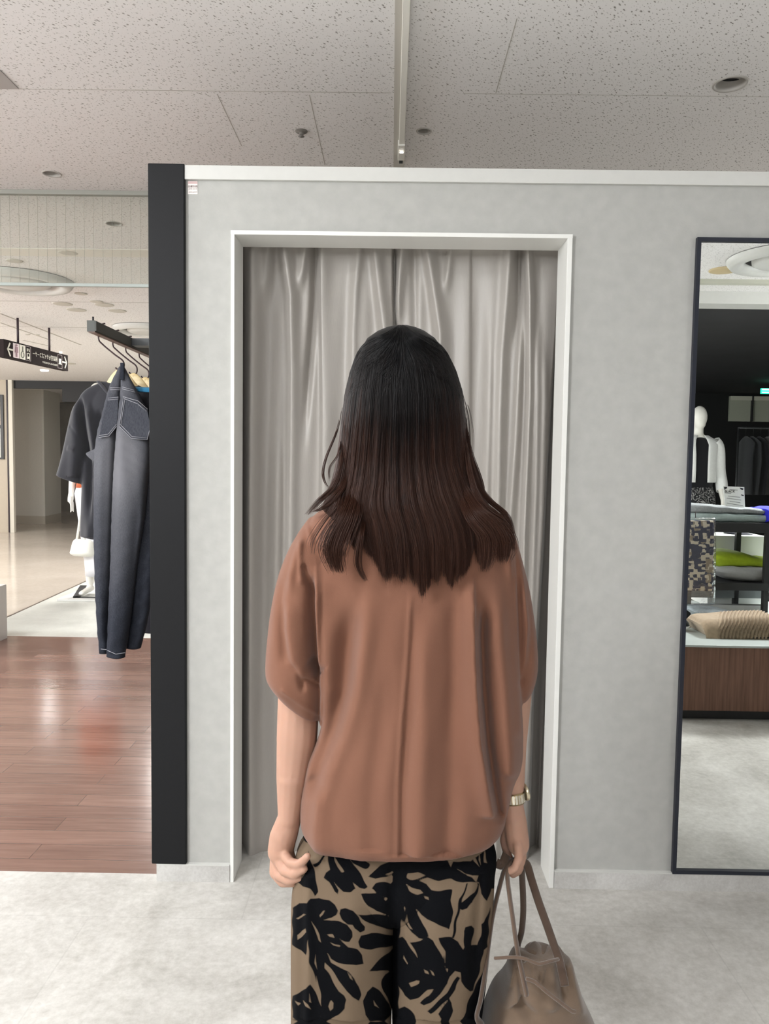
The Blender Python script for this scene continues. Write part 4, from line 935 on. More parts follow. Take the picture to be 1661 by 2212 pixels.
# white riser behind
Yr_ = atz(1560, 1332, zt)[1] + .02
tag(G().box(xl, X(1648, 1320, Yr_), Yr_, Yr_ + .05, zt, Z(1560, 1306, Yr_)).build('white_riser', plain('riser_white', rgb(240, 240, 238), .4), smooth=False), 'long white riser board on the back of the walnut counter', 'riser')
# black frame shelf unit: posts and two boards
Yf = Yr_ - .12
su = thing('shelf_unit', 'black framed two tier shelf standing on the walnut counter', 'shelf unit', (X(1600, 1300, Yf), Yf, zt))
z1a, z1b = Z(1600, 1275, Yf), Z(1600, 1259, Yf); z2a, z2b = Z(1600, 1150, Yf), Z(1600, 1129, Yf)
xL, xR = X(1478, 1200, Yf), X(1720, 1200, Yf)
for a_, b_ in ((z1a, z1b), (z2a, z2b)): G().box(xL, xR, Yf, Yf + .45, a_, b_, .002).build('shelf', M_shelf, su, smooth=False)
for px in (1646, 1480): 
    for yy in (Yf + .002, Yf + .40): G().box(X(px, 1300, Yf), X(px + 11, 1300, Yf), yy, yy + .03, zt, z2a, .001).build('post', M_shelf, su, smooth=False)
G().box(xL, xR, Yf + .40, Yf + .45, z1a - (z1a - zt) * .62, z1a).build('back_panel', plain('shelf_back', rgb(128, 132, 134), .6), su, smooth=False)
def folded(name, lb, cat, rows, Y, hd, mat, n=24, F=None, grp=None):
    g = loft_px(rows, Y, hd, n, 40, pw=.6)
    v, f, nn = g.V(), g.f, None
    rs = rng.random(4) * 6
    v = v.copy(); v[:, 2] += .002 * np.sin(v[:, 0] * 70 + rs[0]) + .0015 * np.sin(v[:, 0] * 160 + v[:, 1] * 60 + rs[1]); v[:, 1] += .002 * np.sin(v[:, 0] * 90 + v[:, 2] * 300 + rs[2])
    return tag(mesh(name, v, f, mat), lb, cat, grp)
def slabx(name, lb, cat, poly, Y, dep_, mat, wav=.003):
    """a soft folded garment: outline seen from the front, given real depth and rounded edges"""
    P = np.array([at(a, b, Y) for a, b in poly]); c = P.mean(0); R = []
    Pd = spline(np.concatenate([P, P[:1]]), 64)[:-1]
    for t in np.linspace(0, 1, 9):
        k = 1 - .22 * abs(2 * t - 1) ** 6 - (.18 if t in (0, 1) else 0); q = c + (Pd - c) * [1, 1, 1] * k; q = q.copy(); q[:, 1] = Y + dep_ * t
        q[:, 2] = np.maximum(q[:, 2], P[:, 2].min()); R.append(q)
    g = G().rings(R); v = g.V(); v[:, 2] += wav * np.sin(v[:, 0] * 55 + v[:, 1] * 40) * (v[:, 2] > P[:, 2].min() + .003)
    return tag(mesh(name, v, g.f, mat), lb, cat)
# on the counter
slabx('folded_knit', 'pale grey folded knit lying on the walnut counter behind the beige knit', 'folded clothes', [(1498, 1322), (1508, 1317), (1560, 1320), (1608, 1332), (1606, 1342), (1545, 1346), (1515, 1336)], Y0 + .50, .2, mat_fabric('knit_blue_grey', rgb(160, 170, 176), .9, noise=.2, nscale=90, bump=.4, weave=300))
Yn = Y0 + .16
slabx('dark_folded_cloth', 'dark teal folded cloth under the beige ruched knit', 'folded clothes', [(1592, 1380), (1605, 1377), (1680, 1372), (1690, 1389), (1600, 1389)], Yn - .01, .28, mat_fabric('teal_dark', rgb(24, 40, 52), .9))
# ruched beige knit
P_ = [(1518, 1352), (1530, 1342), (1560, 1340), (1600, 1336), (1650, 1334), (1690, 1338), (1700, 1376), (1660, 1378), (1610, 1380), (1570, 1385), (1540, 1382), (1524, 1364)]
P3 = np.array([at(a, b, Yn) for a, b in P_]); Pd = spline(np.concatenate([P3, P3[:1]]), 420)[:-1]; c = P3.mean(0); R = []
for t in np.linspace(0, 1, 70):
    e_ = min(t, 1 - t) * 4; kz = .12 + .88 * math.sqrt(max(0, 1 - max(0, 1 - e_) ** 2)); q = c + (Pd - c) * [.93 + .07 * kz, 1, kz]; q[:, 2] -= (1 - kz) * (c[2] - P3[:, 2].min()) * .9; q[:, 1] = Yn - .01 + .3 * t; R.append(q)
g = G().rings(R); v = g.V(); p2 = project(v); rch = np.sin((p2[:, 0] + .35 * (p2[:, 1] - 1355) + 1.5 * np.sin(p2[:, 1] / 6)) / 1.25) * sm((p2[:, 0] - 1545) / 15)
v[:, 1] -= rch * .009; v[:, 2] += .0045 * rch
tag(mesh('ruched_knit', v, g.f, mat_fabric('knit_beige', rgb(168, 148, 124), .9, noise=.15, bump=.4, weave=300)), 'beige ruched knit folded on the front of the walnut counter', 'folded clothes')
# sneaker
g = loft_px([(1462, 1336, 1476, 1334, .03), (1460, 1342, 1483, 1342, .04), (1460, 1350, 1485, 1350, .045)], Y0 + .35, .04, 14, 24); sh = thing('sneaker', 'black sneaker with white sole at the left end of the walnut counter', 'shoe', (X(1470, 1350, Y0 + .35), Y0 + .35, zt))
g.build('upper', mat_fabric('sneaker_black', rgb(30, 32, 30), .8), sh)
g = loft_px([(1459, 1349, 1486, 1349, .047), (1459, 1353, 1486, 1353, .047)], Y0 + .35, .04, 6, 24); g.build('sole', M_white, sh)
# middle shelf garments
Ym = Yf + .05
slabx('folded_sweater', 'pale grey folded sweater on the black lower shelf beneath the green one', 'folded clothes', [(1548, 1236), (1552, 1227), (1580, 1225), (1630, 1226), (1690, 1228), (1690, 1258), (1600, 1257), (1570, 1250)], Ym, .3, mat_fabric('sweater_grey', rgb(176, 178, 178), .9, noise=.08))
slabx('green_sweater', 'bright lime green folded sweater on the shelf under the white box', 'folded clothes', [(1536, 1205), (1540, 1196), (1570, 1193), (1610, 1196), (1650, 1208), (1690, 1214), (1690, 1229), (1620, 1226), (1560, 1226), (1545, 1216)], Ym + .04, .3, mat_fabric('sweater_green', rgb(168, 192, 44), .85, noise=.1))
# white storage box standing on the riser behind the lower shelf
Yw2 = Yf + .46
tag(G().box(X(1530, 1200, Yw2), X(1650, 1200, Yw2), Yw2, Yw2 + .5, zt, Z(1600, 1157, Yw2), .003).build('white_box', plain('box_white2', rgb(244, 244, 240), .4), smooth=False), 'big white box behind the lime green sweater', 'box')
g = loft_px([(1566, 1145, 1600, 1147, .04), (1562, 1150, 1618, 1152, .08), (1580, 1156, 1626, 1156, .08)], Yw2 + .15, .08, 10, 24); tag(g.build('black_cap', mat_fabric('cap_black', rgb(24, 24, 34), .8)), 'flat black pouch lying on the big white box', 'pouch')
# plastic-wrapped check garment
def mat_check():
    m, nt, lk, b = new_mat('check_cloth'); b.inputs['Roughness'].default_value = .7
    tc = N(nt, 'ShaderNodeTexCoord'); 
    def layer(sc_, seed):
        mp = N(nt, 'ShaderNodeMapping'); mp.inputs['Scale'].default_value = sc_; mp.inputs['Location'].default_value = (seed, seed, seed); lk.new(tc.outputs['Object'], mp.inputs['Vector'])
        v = N(nt, 'ShaderNodeTexVoronoi', i_Scale=1.0, distance='CHEBYCHEV'); v.inputs['Randomness'].default_value = .55; lk.new(mp.outputs[0], v.inputs['Vector']); return v
    a, c = layer((26, 8, 22), 0), layer((44, 8, 60), 3.3)
    cr = N(nt, 'ShaderNodeValToRGB'); cr.color_ramp.interpolation = 'CONSTANT'; s = N(nt, 'ShaderNodeSeparateColor'); lk.new(a.outputs['Color'], s.inputs[0]); lk.new(s.outputs[0], cr.inputs[0])
    e = cr.color_ramp.elements; e[0].color = rgb(36, 38, 66); e[1].position = .5; e[1].color = rgb(150, 134, 114); x = e.new(.72); x.color = rgb(44, 46, 74)
    cr2 = N(nt, 'ShaderNodeValToRGB'); cr2.color_ramp.interpolation = 'CONSTANT'; s2 = N(nt, 'ShaderNodeSeparateColor'); lk.new(c.outputs['Color'], s2.inputs[0]); lk.new(s2.outputs[0], cr2.inputs[0])
    e = cr2.color_ramp.elements; e[0].color = (0, 0, 0, 1); e[1].position = .68; e[1].color = (1, 1, 1, 1)
    mx = N(nt, 'ShaderNodeMix', data_type='RGBA'); lk.new(cr2.outputs[0], mx.inputs[0]); lk.new(cr.outputs[0], mx.inputs[6]); mx.inputs[7].default_value = rgb(214, 202, 182); lk.new(mx.outputs[2], b.inputs['Base Color'])
    return m
Yp2 = Yf - .1
pk = thing('wrapped_garment', 'navy and cream checked garment in a clear plastic sleeve at the mirror edge', 'garment', (X(1505, 1300, Yp2), Yp2, Z(1505, 1308, Yp2)))
g = loft_px([(1462, 1124, 1538, 1124, .02), (1460, 1145, 1539, 1145, .03), (1458, 1200, 1538, 1200, .03), (1457, 1265, 1537, 1268, .03), (1457, 1272, 1535, 1274, .015)], Yp2, .03, 30, 32, pw=.5); g.build('check_cloth', mat_check(), pk)
m_ = clear_sheet('clear_plastic', (.97, .975, .98, 1), gloss=.3, rough=.12, bump=.8, bscale=38)
g = loft_px([(1457, 1118, 1541, 1118, .03), (1455, 1150, 1542, 1150, .04), (1455, 1260, 1541, 1262, .04), (1455, 1300, 1541, 1296, .02), (1456, 1309, 1540, 1304, .006)], Yp2, .04, 30, 32, pw=.5); g.build('plastic_sleeve', m_, pk)
# something has to carry the sleeve: a slim hook from the upper board
G().tube([at(1500, 1118, Yp2), at(1500, 1108, Yp2), at(1500, 1104, Yf + .02)], .002, 8).build('hook', M_hook, pk)
# upper shelf
Yu = Yf + .02
slabx('folded_mint_tops', 'pale mint folded top on the upper black shelf', 'folded clothes', [(1480, 1112), (1500, 1107), (1560, 1108), (1655, 1112), (1690, 1112), (1690, 1129), (1600, 1130), (1480, 1128)], Yu, .3, mat_fabric('mint_cloth', rgb(170, 186, 184), .9, noise=.1, nscale=70))
slabx('folded_grey_tops', 'flat grey folded top lying over the pale mint one', 'folded clothes', [(1478, 1092), (1500, 1089), (1600, 1097), (1690, 1104), (1690, 1112), (1600, 1110), (1480, 1108)], Yu + .01, .3, M_knit)
slabx('blue_folded_top', 'bright blue folded top at the right end of the upper shelf', 'folded clothes', [(1656, 1100), (1662, 1100), (1700, 1100), (1700, 1129), (1662, 1129), (1656, 1128)], Yu - .03, .3, mat_fabric('blue_bright', rgb(40, 40, 190), .8))
# card
Yd2 = Yu + .12
cd = thing('price_card', 'white printed card standing on the grey folded top in the mirror', 'card', (X(1583, 1098, Yd2), Yd2, Z(1583, 1099, Yd2)))
c00, c10, c11, c01 = (1564, 1092), (1607, 1100), (1605, 1052), (1559, 1050)
g = G().prism([at(*q, Yd2) for q in (c00, c10, c11, c01)], (0, .003, 0)); g.build('card', plain('card_white', rgb(244, 246, 242), .5), cd, smooth=False)
def cpt(u, v_, o=.001):
    a = np.array(c01) * (1 - u) + np.array(c11) * u; b = np.array(c00) * (1 - u) + np.array(c10) * u; q = a * (1 - v_) + b * v_; return at(q[0], q[1], Yd2 - o)
M_ink2 = plain('card_ink', rgb(40, 42, 44), .6); M_ink3 = plain('card_ink_grey', rgb(150, 152, 148), .6)
for P in ([(.05, .03), (.2, .03), (.18, .1), (.05, .18)], [(.78, .03), (.95, .06), (.94, .13), (.84, .12)], [(.84, .34), (.96, .36), (.96, .41), (.84, .39)]): G().prism([cpt(*q) for q in P], (0, .0009, 0)).build('black_mark', M_ink2, cd, smooth=False)
for vv, u0, u1 in ((.15, .3, .68), (.34, .05, .36), (.48, .2, .78), (.60, .12, .82), (.73, .25, .78), (.85, .1, .9)):
    G().prism([cpt(u0, vv - .012), cpt(u1, vv - .012), cpt(u1, vv + .016), cpt(u0, vv + .016)], (0, .0009, 0)).build('small_print', M_ink3, cd, smooth=False)
text_mesh('lettering', 'BLACK', tuple(cpt(.30, .245, .0015)), (at(1583, 1050, Yd2)[2] - at(1583, 1098, Yd2)[2]) * .15, M_ink2, cd, mirror=False)
# mannequin with cardigan
Ym_ = 8.0; bx_ = X(1507, 950, Ym_); zt_ = Z(1512, 877, Ym_)
fl = zt_ - 1.86; base2 = np.array([bx_, Ym_, fl])
struct_p = tag(G().box(bx_ - .5, bx_ + .6, Ym_ - .5, Ym_ + .5, 0, fl, .004).build('mannequin_platform', M_black, smooth=False), 'low black platform under the mannequin with the white cardigan', 'platform') if fl > .02 else None
mm = thing('mannequin', 'white mannequin in a white cardigan and black patterned skirt in the mirror', 'mannequin', tuple(base2))
# slim figure scaled to the glimpse: head 44 px tall
g = mannequin_shells(base2, 1.86 / .998, 1, -.01, .10)
v, f, nn = remeshed(g, .012, 2)
mesh('body', v, f, M_manq, mm)
Rr = 1.86 / 1.78
def wrap2(rows, a0=0, a1=2 * PI, n=40, closed=True, dy=0):
    a = np.linspace(a0, a1, n, endpoint=not closed); return [base2 + np.array([0, dy, z * Rr]) + np.stack([np.cos(a) * rx * Rr, np.sin(a) * ry * Rr, 0 * a], 1) for z, rx, ry in rows]
G().rings(wrap2([(1.475, .075, .055), (1.44, .14, .08), (1.38, .175, .10), (1.2, .155, .115), (1.0, .15, .11), (.90, .17, .12)])).build('black_top', mat_fabric('top_black', rgb(22, 22, 26), .85), mm)
# skirt with pale swirls
def mat_swirl():
    m, nt, lk, b = new_mat('swirl_print'); b.inputs['Roughness'].default_value = .85
    tc = N(nt, 'ShaderNodeTexCoord'); n = N(nt, 'ShaderNodeTexNoise', i_Scale=8.0, i_Detail=1.0, i_Distortion=2.2); lk.new(tc.outputs['Object'], n.inputs['Vector'])
    r = N(nt, 'ShaderNodeMath', operation='PINGPONG', i_1=.08); lk.new(n.outputs[0], r.inputs[0]); r2 = N(nt, 'ShaderNodeMapRange'); r2.inputs[1].default_value = .052; r2.inputs[2].default_value = .058; lk.new(r.outputs[0], r2.inputs[0])
    mx = N(nt, 'ShaderNodeMix', data_type='RGBA'); lk.new(r2.outputs[0], mx.inputs[0]); mx.inputs[6].default_value = rgb(20, 20, 24); mx.inputs[7].default_value = rgb(150, 150, 148); lk.new(mx.outputs[2], b.inputs['Base Color']); return m
G().rings(wrap2([(.98, .155, .115), (.9, .185, .13), (.8, .19, .14), (.5, .2, .15), (.3, .2, .15)])).build('skirt', mat_swirl(), mm)
# cardigan: open front shell with sleeves
M_card = mat_fabric('cardigan_white', rgb(232, 234, 232), .85, noise=.05)
g = G(); a0, a1 = -PI / 2 + .33, 1.5 * PI - .33; Ri = wrap2([(1.49, .095, .07), (1.45, .165, .09), (1.40, .20, .115), (1.3, .185, .125), (1.15, .18, .13), (1.03, .185, .13)], a0, a1, 44, False)
Ro = np.array(Ri); g.rings(Ro, cap=False, closed=False)
for sd in (-1, 1):
    q = lambda x, y, z: base2 + np.array([x * Rr * sd, y * Rr, z * Rr])
    g.tube(spline([q(.15, 0, 1.43), q(.20, .01, 1.36), q(.225, .02, 1.15), q(.23, -.03, 1.03), q(.225, -.07, .95)], 20), np.linspace(.062, .05, 20), 16, cap=False)
cg = g.build('cardigan', M_card, mm); sd_ = cg.modifiers.new('thickness', 'SOLIDIFY'); sd_.thickness = .008; sd_.offset = 1
# garment rack in the dark
Yg2 = 9.4; zr_ = Z(1630, 925, Yg2)
M_rack = plain('rack_dim', rgb(60, 62, 62), .4, metal=.5)
rk = thing('garment_rack', 'dim garment rack in the dark shop behind the mannequin in the mirror', 'garment rack', (X(1640, 925, Yg2), Yg2, 0))
xa_, xb_ = X(1592, 930, Yg2), X(1592, 930, Yg2) + 1.3
g = G().tube([(xa_, Yg2, zr_), (xb_, Yg2, zr_)], .013, 10); g.build('rail', M_rack, rk)
for x in (xa_ + .01, xb_ - .01): G().tube([(x, Yg2, 0), (x, Yg2, zr_)], .013, 10).build('upright', M_rack, rk); G().box(x - .02, x + .02, Yg2 - .25, Yg2 + .25, 0, .03, .004).build('foot', M_rack, rk)
cols = [rgb(40, 42, 44), rgb(58, 60, 62), rgb(30, 30, 34), rgb(92, 92, 90), rgb(26, 26, 28), rgb(60, 60, 64)]
for i, c_ in enumerate(cols):
    x = xa_ + .10 + i * .09; yv = Yg2
    o = thing('hanging_top', ['dark grey', 'slate grey', 'charcoal', 'pale grey', 'black', 'dim grey'][i] + ' top hanging on the dim rack in the mirror, ' + ['first', 'second', 'third', 'fourth', 'fifth', 'sixth'][i] + ' from its left end', 'garment', (x, Yg2, .9), 'tops on the dim rack')
    a = np.linspace(0, 2 * PI, 20, endpoint=False); Rg = []
    for z, wx, wy in ((zr_ - .10, .008, .03), (zr_ - .13, .02, .12), (zr_ - .18, .03, .21), (zr_ - .4, .03, .20), (zr_ - .8, .035, .21)):
        Rg.append(np.stack([x + np.cos(a) * wx + .02 * np.sin(z * 9 + i), yv + np.sin(a) * wy, np.full(20, z)], 1))
    G().rings(Rg).build('cloth', mat_fabric('rack_cloth', c_, .85), o)
    G().tube([(x, yv, zr_ - .11), (x, yv, zr_ - .03), (x, yv - .015, zr_ + .015), (x, yv + .012, zr_ + .012)], .002, 6).build('hook', M_rack, o)
REFLECT[0] = False

# ------------------------------------------------------------------ the woman seen from behind
YP = 1.42
def W(px, py, Y=YP): return at(px, py, Y)
M_skin = plain('skin', rgb(174, 136, 117), .55, spec=.35, noise=.05, nscale=30, bump=.05, bscale=400); M_skin.node_tree.nodes['Principled BSDF'].inputs['Subsurface Weight'].default_value = .15
M_skin.node_tree.nodes['Principled BSDF'].inputs['Subsurface Radius'].default_value = (.012, .004, .002)
ground = np.array([W(850, 1900)[0], YP, 0.0])
g = G()
hx = W(866, 800)[0]; hz = W(866, 703)[2]
# head, face turned to the curtain (+y)
hc = np.array([hx, YP + .01, hz - .118])
g.ell(hc + [0, -.008, .025], (.073, .088, .088)); g.ell(hc + [0, .035, -.04], (.057, .062, .075)); g.ell(hc + [0, .075, -.095], (.025, .022, .02))
g.cone(hc + [0, .09, .005], .010, hc + [0, .108, -.028], .013); g.ell(hc + [0, .092, -.062], (.024, .012, .008)); g.ell(hc + [0, .088, -.073], (.021, .012, .007))
for sd in (-1, 1):
    g.ell(hc + [sd * .03, .083, .0], (.015, .01, .009)); g.ell(hc + [sd * .074, -.002, -.012], (.009, .018, .030)); g.ell(hc + [sd * .035, .07, -.035], (.022, .02, .022))
zs = W(866, 1110)[2]
g.cone([hx, YP + .0, zs], .054, hc + [0, -.005, -.08], .05)
cxm = W(885, 1300)[0]
a = np.linspace(0, 2 * PI, 30, endpoint=False)
rows = [(zs + .02, .06, .05), (zs - .01, .10, .05), (zs - .05, .14, .065), (zs - .15, .14, .09), (zs - .28, .12, .09), (zs - .38, .115, .08), (zs - .50, .12, .07), (zs - .60, .12, .06), (zs - .66, .11, .05)]
g.rings([np.array([cxm, YP + .005, z]) + np.stack([np.cos(a) * rx, np.sin(a) * ry, 0 * a], 1) for z, rx, ry in rows])
for px in (745, 940):
    x = W(px, 2000)[0]; sx = -1 if px < 850 else 1
    zh = zs - .66
    g.cone([x, YP + .01, zh], .068, [x, YP + .005, .44], .052); g.cone([x, YP + .005, .44], .052, [x, YP - .005, .08], .032)
    g.cone([x, YP - .015, .055], .030, [x + .012 * sx, YP + .10, .045], .026); g.cone([x + .012 * sx, YP + .10, .045], .026, [x + .014 * sx, YP + .14, .042], .02)
# ---- photo-left arm
shL = W(690, 1165, YP + .01); elL = W(646, 1500, YP + .01); fm = W(641, 1600, YP + .005); wrL = W(626, 1765, YP - .005); 
g.cone(shL + [.012, 0, -.02], .034, elL, .035); g.cone(elL, .040, fm, .0385); g.cone(fm, .0385, W(632, 1680, YP), .031); g.cone(W(632, 1680, YP), .031, wrL, .0225, flat=1.1)
g.cone(wrL, .0225, W(614, 1802, YP - .004), .026, flat=.9)
g.cone(W(612, 1806, YP - .004), .026, W(606, 1838, YP - .004), .025, flat=1.0); g.cone(W(606, 1836, YP - .004), .024, W(618, 1866, YP - .004), .021, flat=1.1)
def finger(P, R, n=14):
    for i in range(len(P) - 1): g.cone(P[i], R[i], P[i + 1], R[i + 1], n)
# loose fist seen from its little-finger side: knuckles at the left, the fingers fold towards the thigh one under another
finger([W(614, 1846, YP - .022), W(628, 1864, YP - .046), W(645, 1867, YP - .068), W(656, 1859, YP - .080), W(664, 1850, YP - .084)], [.0100, .0092, .0084, .0077, .0067])
finger([W(602, 1850, YP - .014), W(613, 1880, YP - .034), W(636, 1888, YP - .058), W(656, 1877, YP - .072)], [.0108, .0100, .0090, .0078])
finger([W(597, 1853, YP + .002), W(601, 1889, YP - .014), W(624, 1902, YP - .036), W(648, 1894, YP - .056)], [.0112, .0104, .0094, .0080])
finger([W(595, 1853, YP + .018), W(593, 1885, YP + .004), W(610, 1906, YP - .014), W(634, 1907, YP - .036)], [.0108, .0102, .0092, .0078])
finger([W(604, 1818, YP + .022), W(618, 1846, YP + .034), W(628, 1868, YP + .030), W(636, 1884, YP + .014)], [.0115, .0105, .0095, .0078])
# ---- photo-right arm with the bag
shR = W(1078, 1170, YP + .015); elR = W(1105, 1500, YP + .02); wrR = W(1108, 1738, YP + .0)
g.cone(shR + [-.012, 0, -.02], .034, elR, .035); g.cone(elR, .038, W(1102, 1610, YP + .015), .031); g.cone(W(1102, 1610, YP + .015), .031, wrR, .0195, flat=1.15)
g.cone(wrR, .0195, W(1112, 1772, YP), .022, flat=1.1); g.cone(W(1112, 1772, YP), .022, W(1119, 1822, YP), .0215, flat=1.3)
for k in range(4):
    Yk_ = YP - .026 + .0165 * k; r = (.0078, .0086, .009, .0088)[k]
    finger([W(1119 + 2 * k, 1826, Yk_), W(1121 + 2 * k, 1852 + 2 * k, Yk_ - .002), W(1113 + 2 * k, 1874 + 2 * k, Yk_ - .004), W(1102 + 2 * k, 1882 + 2 * k, Yk_), W(1092 + 2 * k, 1874 + 2 * k, Yk_ + .004)], [r * 1.15, r * 1.1, r, r * .88, r * .74])
finger([W(1098, 1790, YP + .012), W(1090, 1815, YP + .02), W(1094, 1838, YP + .018), W(1101, 1856, YP + .01)], [.0105, .0095, .0085, .007])
v, f, nn = remeshed(g, .0028, 2)
person = mesh('person', v, f, M_skin)
tag(person, 'woman seen from behind with long dark hair, terracotta blouse and printed trousers', 'person')

# ---- trousers with their leaf print
def tr_rows(side):   # left x,y  right x,y  half depth
    if side == 0: R = [(720, 1560, 1020, 1560, .06), (690, 1680, 1050, 1680, .068), (684, 1770, 1056, 1770, .066), (656, 1818, 1064, 1818, .078), (642, 1870, 1063, 1868, .09), (640, 1900, 1060, 1900, .092), (642, 1935, 1056, 1935, .085), (660, 1970, 1040, 1970, .06), (700, 1990, 1000, 1990, .02)]
    elif side < 0: R = [(690, 1780, 846, 1780, .04), (646, 1830, 858, 1835, .08), (640, 1880, 857, 1882, .092), (634, 1930, 852, 1935, .10), (633, 2010, 849, 2015, .105), (633, 2090, 848, 2095, .105), (633, 2170, 845, 2175, .105), (632, 2260, 838, 2265, .105), (630, 2380, 828, 2385, .10), (628, 2500, 815, 2505, .10)]
    else: R = [(860, 1780, 1040, 1780, .04), (850, 1830, 1067, 1830, .08), (849, 1880, 1064, 1880, .092), (848, 1935, 1061, 1930, .10), (848, 2015, 1055, 2010, .105), (848, 2095, 1046, 2090, .105), (848, 2175, 1036, 2170, .105), (852, 2265, 1028, 2260, .105), (856, 2385, 1018, 2380, .10), (860, 2505, 1010, 2500, .10)]
    return R
LEAF = [  # dark print and crease band, image-measured: polygons
 [(648,1790),(664,1796),(678,1812),(672,1822),(660,1818)],
 [(702,1828),(708,1836),(711,1880),(704,1885),(701,1895),(712,1906),(722,1926),(730,1931),(731,1922),(722,1905),(740,1925),(757,1928),(767,1920),(764,1907),(775,1918),(788,1919),(795,1914),(785,1897),(770,1877),(754,1850),(744,1840)],
 [(748,1838),(790,1858),(800,1866),(793,1875),(782,1874),(765,1866),(756,1852)],
 [(860,1856),(862,1870),(855,1884),(832,1894),(812,1899),(796,1892),(806,1882),(822,1870),(840,1860)],
 [(667,1840),(676,1870),(684,1905),(686,1925),(680,1935),(670,1920),(655,1915),(644,1902),(655,1895),(664,1880)],
 [(676,1868),(690,1860),(700,1846),(706,1830),(710,1832),(704,1848),(694,1864),(680,1873)],
 [(834,1904),(846,1908),(850,1922),(860,1930),(862,1975),(850,1985),(836,1975),(812,1968),(796,1955),(787,1944),(778,1930),(790,1928),(812,1930),(802,1918),(812,1908)],
 [(672,1942),(690,1938),(712,1945),(725,1955),(730,1966),(727,1976),(716,1983),(701,1986),(716,1989),(735,1988),(750,1996),(760,2012),(762,2024),(756,2034),(745,2032),(735,2026),(752,2045),(770,2050),(780,2062),(786,2080),(770,2085),(752,2082),(730,2078),(716,2072),(706,2058),(716,2080),(735,2088),(752,2098),(766,2114),(774,2130),(778,2148),(775,2162),(762,2154),(748,2140),(738,2122),(720,2100),(704,2078),(702,2090),(720,2120),(732,2140),(742,2148),(748,2158),(744,2176),(732,2190),(716,2200),(690,2214),(660,2214),(640,2200),(634,2196),(634,2150),(650,2140),(662,2136),(672,2126),(678,2138),(690,2160),(696,2172),(694,2150),(688,2120),(682,2106),(684,2120),(676,2100),(670,2080),(668,2060),(668,2030),(662,2064),(650,2052),(634,2040),(634,1960),(648,1950),(665,1952)],
 [(735,1962),(745,1960),(762,1968),(775,1982),(780,1992),(788,2000),(786,2008),(775,2014),(766,2006),(763,1998),(752,1996),(740,1985),(733,1972)],
 [(772,1976),(800,1974),(835,1976),(862,1984),(862,2008),(835,2006),(812,2000),(795,1990),(782,1984)],
 [(778,2020),(800,2014),(830,2018),(862,2020),(850,2040),(830,2046),(800,2050),(776,2046),(774,2034)],
 [(862,2030),(850,2044),(830,2062),(814,2078),(802,2090),(796,2096),(812,2098),(835,2095),(850,2110),(862,2130)],
 [(830,2104),(860,2090),(862,2216),(850,2216),(846,2190),(838,2160),(826,2140),(824,2120)],
 [(804,2130),(818,2140),(828,2152),(840,2168),(842,2190),(830,2206),(800,2204),(788,2190),(784,2160),(792,2140)],
 [(636,2180),(645,2172),(662,2170),(690,2190),(700,2214),(650,2214),(645,2195)],
 [(840,1856),(876,1858),(920,1856),(940,1854),(968,1860),(972,1876),(980,1862),(1000,1860),(1018,1862),(1030,1850),(1046,1836),(1072,1800),(1072,1900),(1066,1920),(1058,1920),(1052,1945),(1046,1938),(1038,1928),(1034,1905),(1026,1904),(1020,1896),(1010,1892),(994,1880),(986,1876),(1000,1886),(1020,1892),(1032,1890),(1028,1906),(1000,1905),(985,1902),(975,1898),(950,1902),(925,1896),(905,1902),(922,1910),(930,1922),(950,1924),(976,1921),(974,1945),(978,1970),(976,1990),(968,2008),(955,2000),(942,1992),(925,1986),(910,1976),(896,1960),(902,1975),(912,1990),(920,2006),(926,2022),(920,2030),(905,2026),(890,2012),(874,1992),(868,1975),(864,1950),(850,1940),(848,1880)],
 [(1008,1908),(1012,1908),(1004,1925),(998,1940),(997,1948),(1010,1940),(1022,1928),(1030,1912),(1030,1906),(1034,1908),(1028,1930),(1020,1950),(1008,1962),(996,1964),(992,1962),(988,1985),(984,2010),(981,2026),(976,2026),(980,2000),(986,1970),(992,1940),(1000,1924)],
 [(856,2030),(870,2024),(880,2032),(890,2050),(902,2068),(892,2040),(888,2034),(910,2032),(925,2024),(936,2030),(948,2052),(958,2070),(962,2080),(960,2055),(952,2034),(948,2024),(975,2024),(990,2032),(998,2050),(1002,2045),(1000,2010),(1004,2002),(1018,2000),(1022,2006),(1018,2042),(1030,2040),(1038,2020),(1040,1995),(1046,1990),(1056,1960),(1054,2000),(1052,2044),(1044,2050),(1036,2090),(1030,2110),(1020,2140),(1014,2142),(1004,2132),(996,2118),(992,2098),(982,2096),(970,2110),(966,2125),(950,2146),(930,2166),(918,2172),(908,2166),(926,2150),(936,2134),(924,2138),(905,2154),(888,2158),(874,2150),(862,2130),(855,2110),(850,2070)],
 [(987,2107),(993,2110),(983,2136),(968,2158),(948,2175),(929,2189),(923,2184),(944,2164),(963,2145),(976,2127)],
 [(968,2154),(976,2166),(978,2182),(972,2198),(966,2216),(950,2216),(954,2200),(946,2188),(956,2176),(966,2164)],
 [(875,2174),(888,2180),(897,2196),(898,2216),(850,2216),(848,2186),(862,2180)],
 [(1040,2100),(1048,2110),(1040,2216),(990,2216),(1002,2190),(1012,2160),(1020,2142),(1030,2120)],
 [(848,1870),(862,1866),(870,1890),(872,1960),(866,2000),(860,2060),(850,2060)],  # dark band down the centre crease between the legs
]
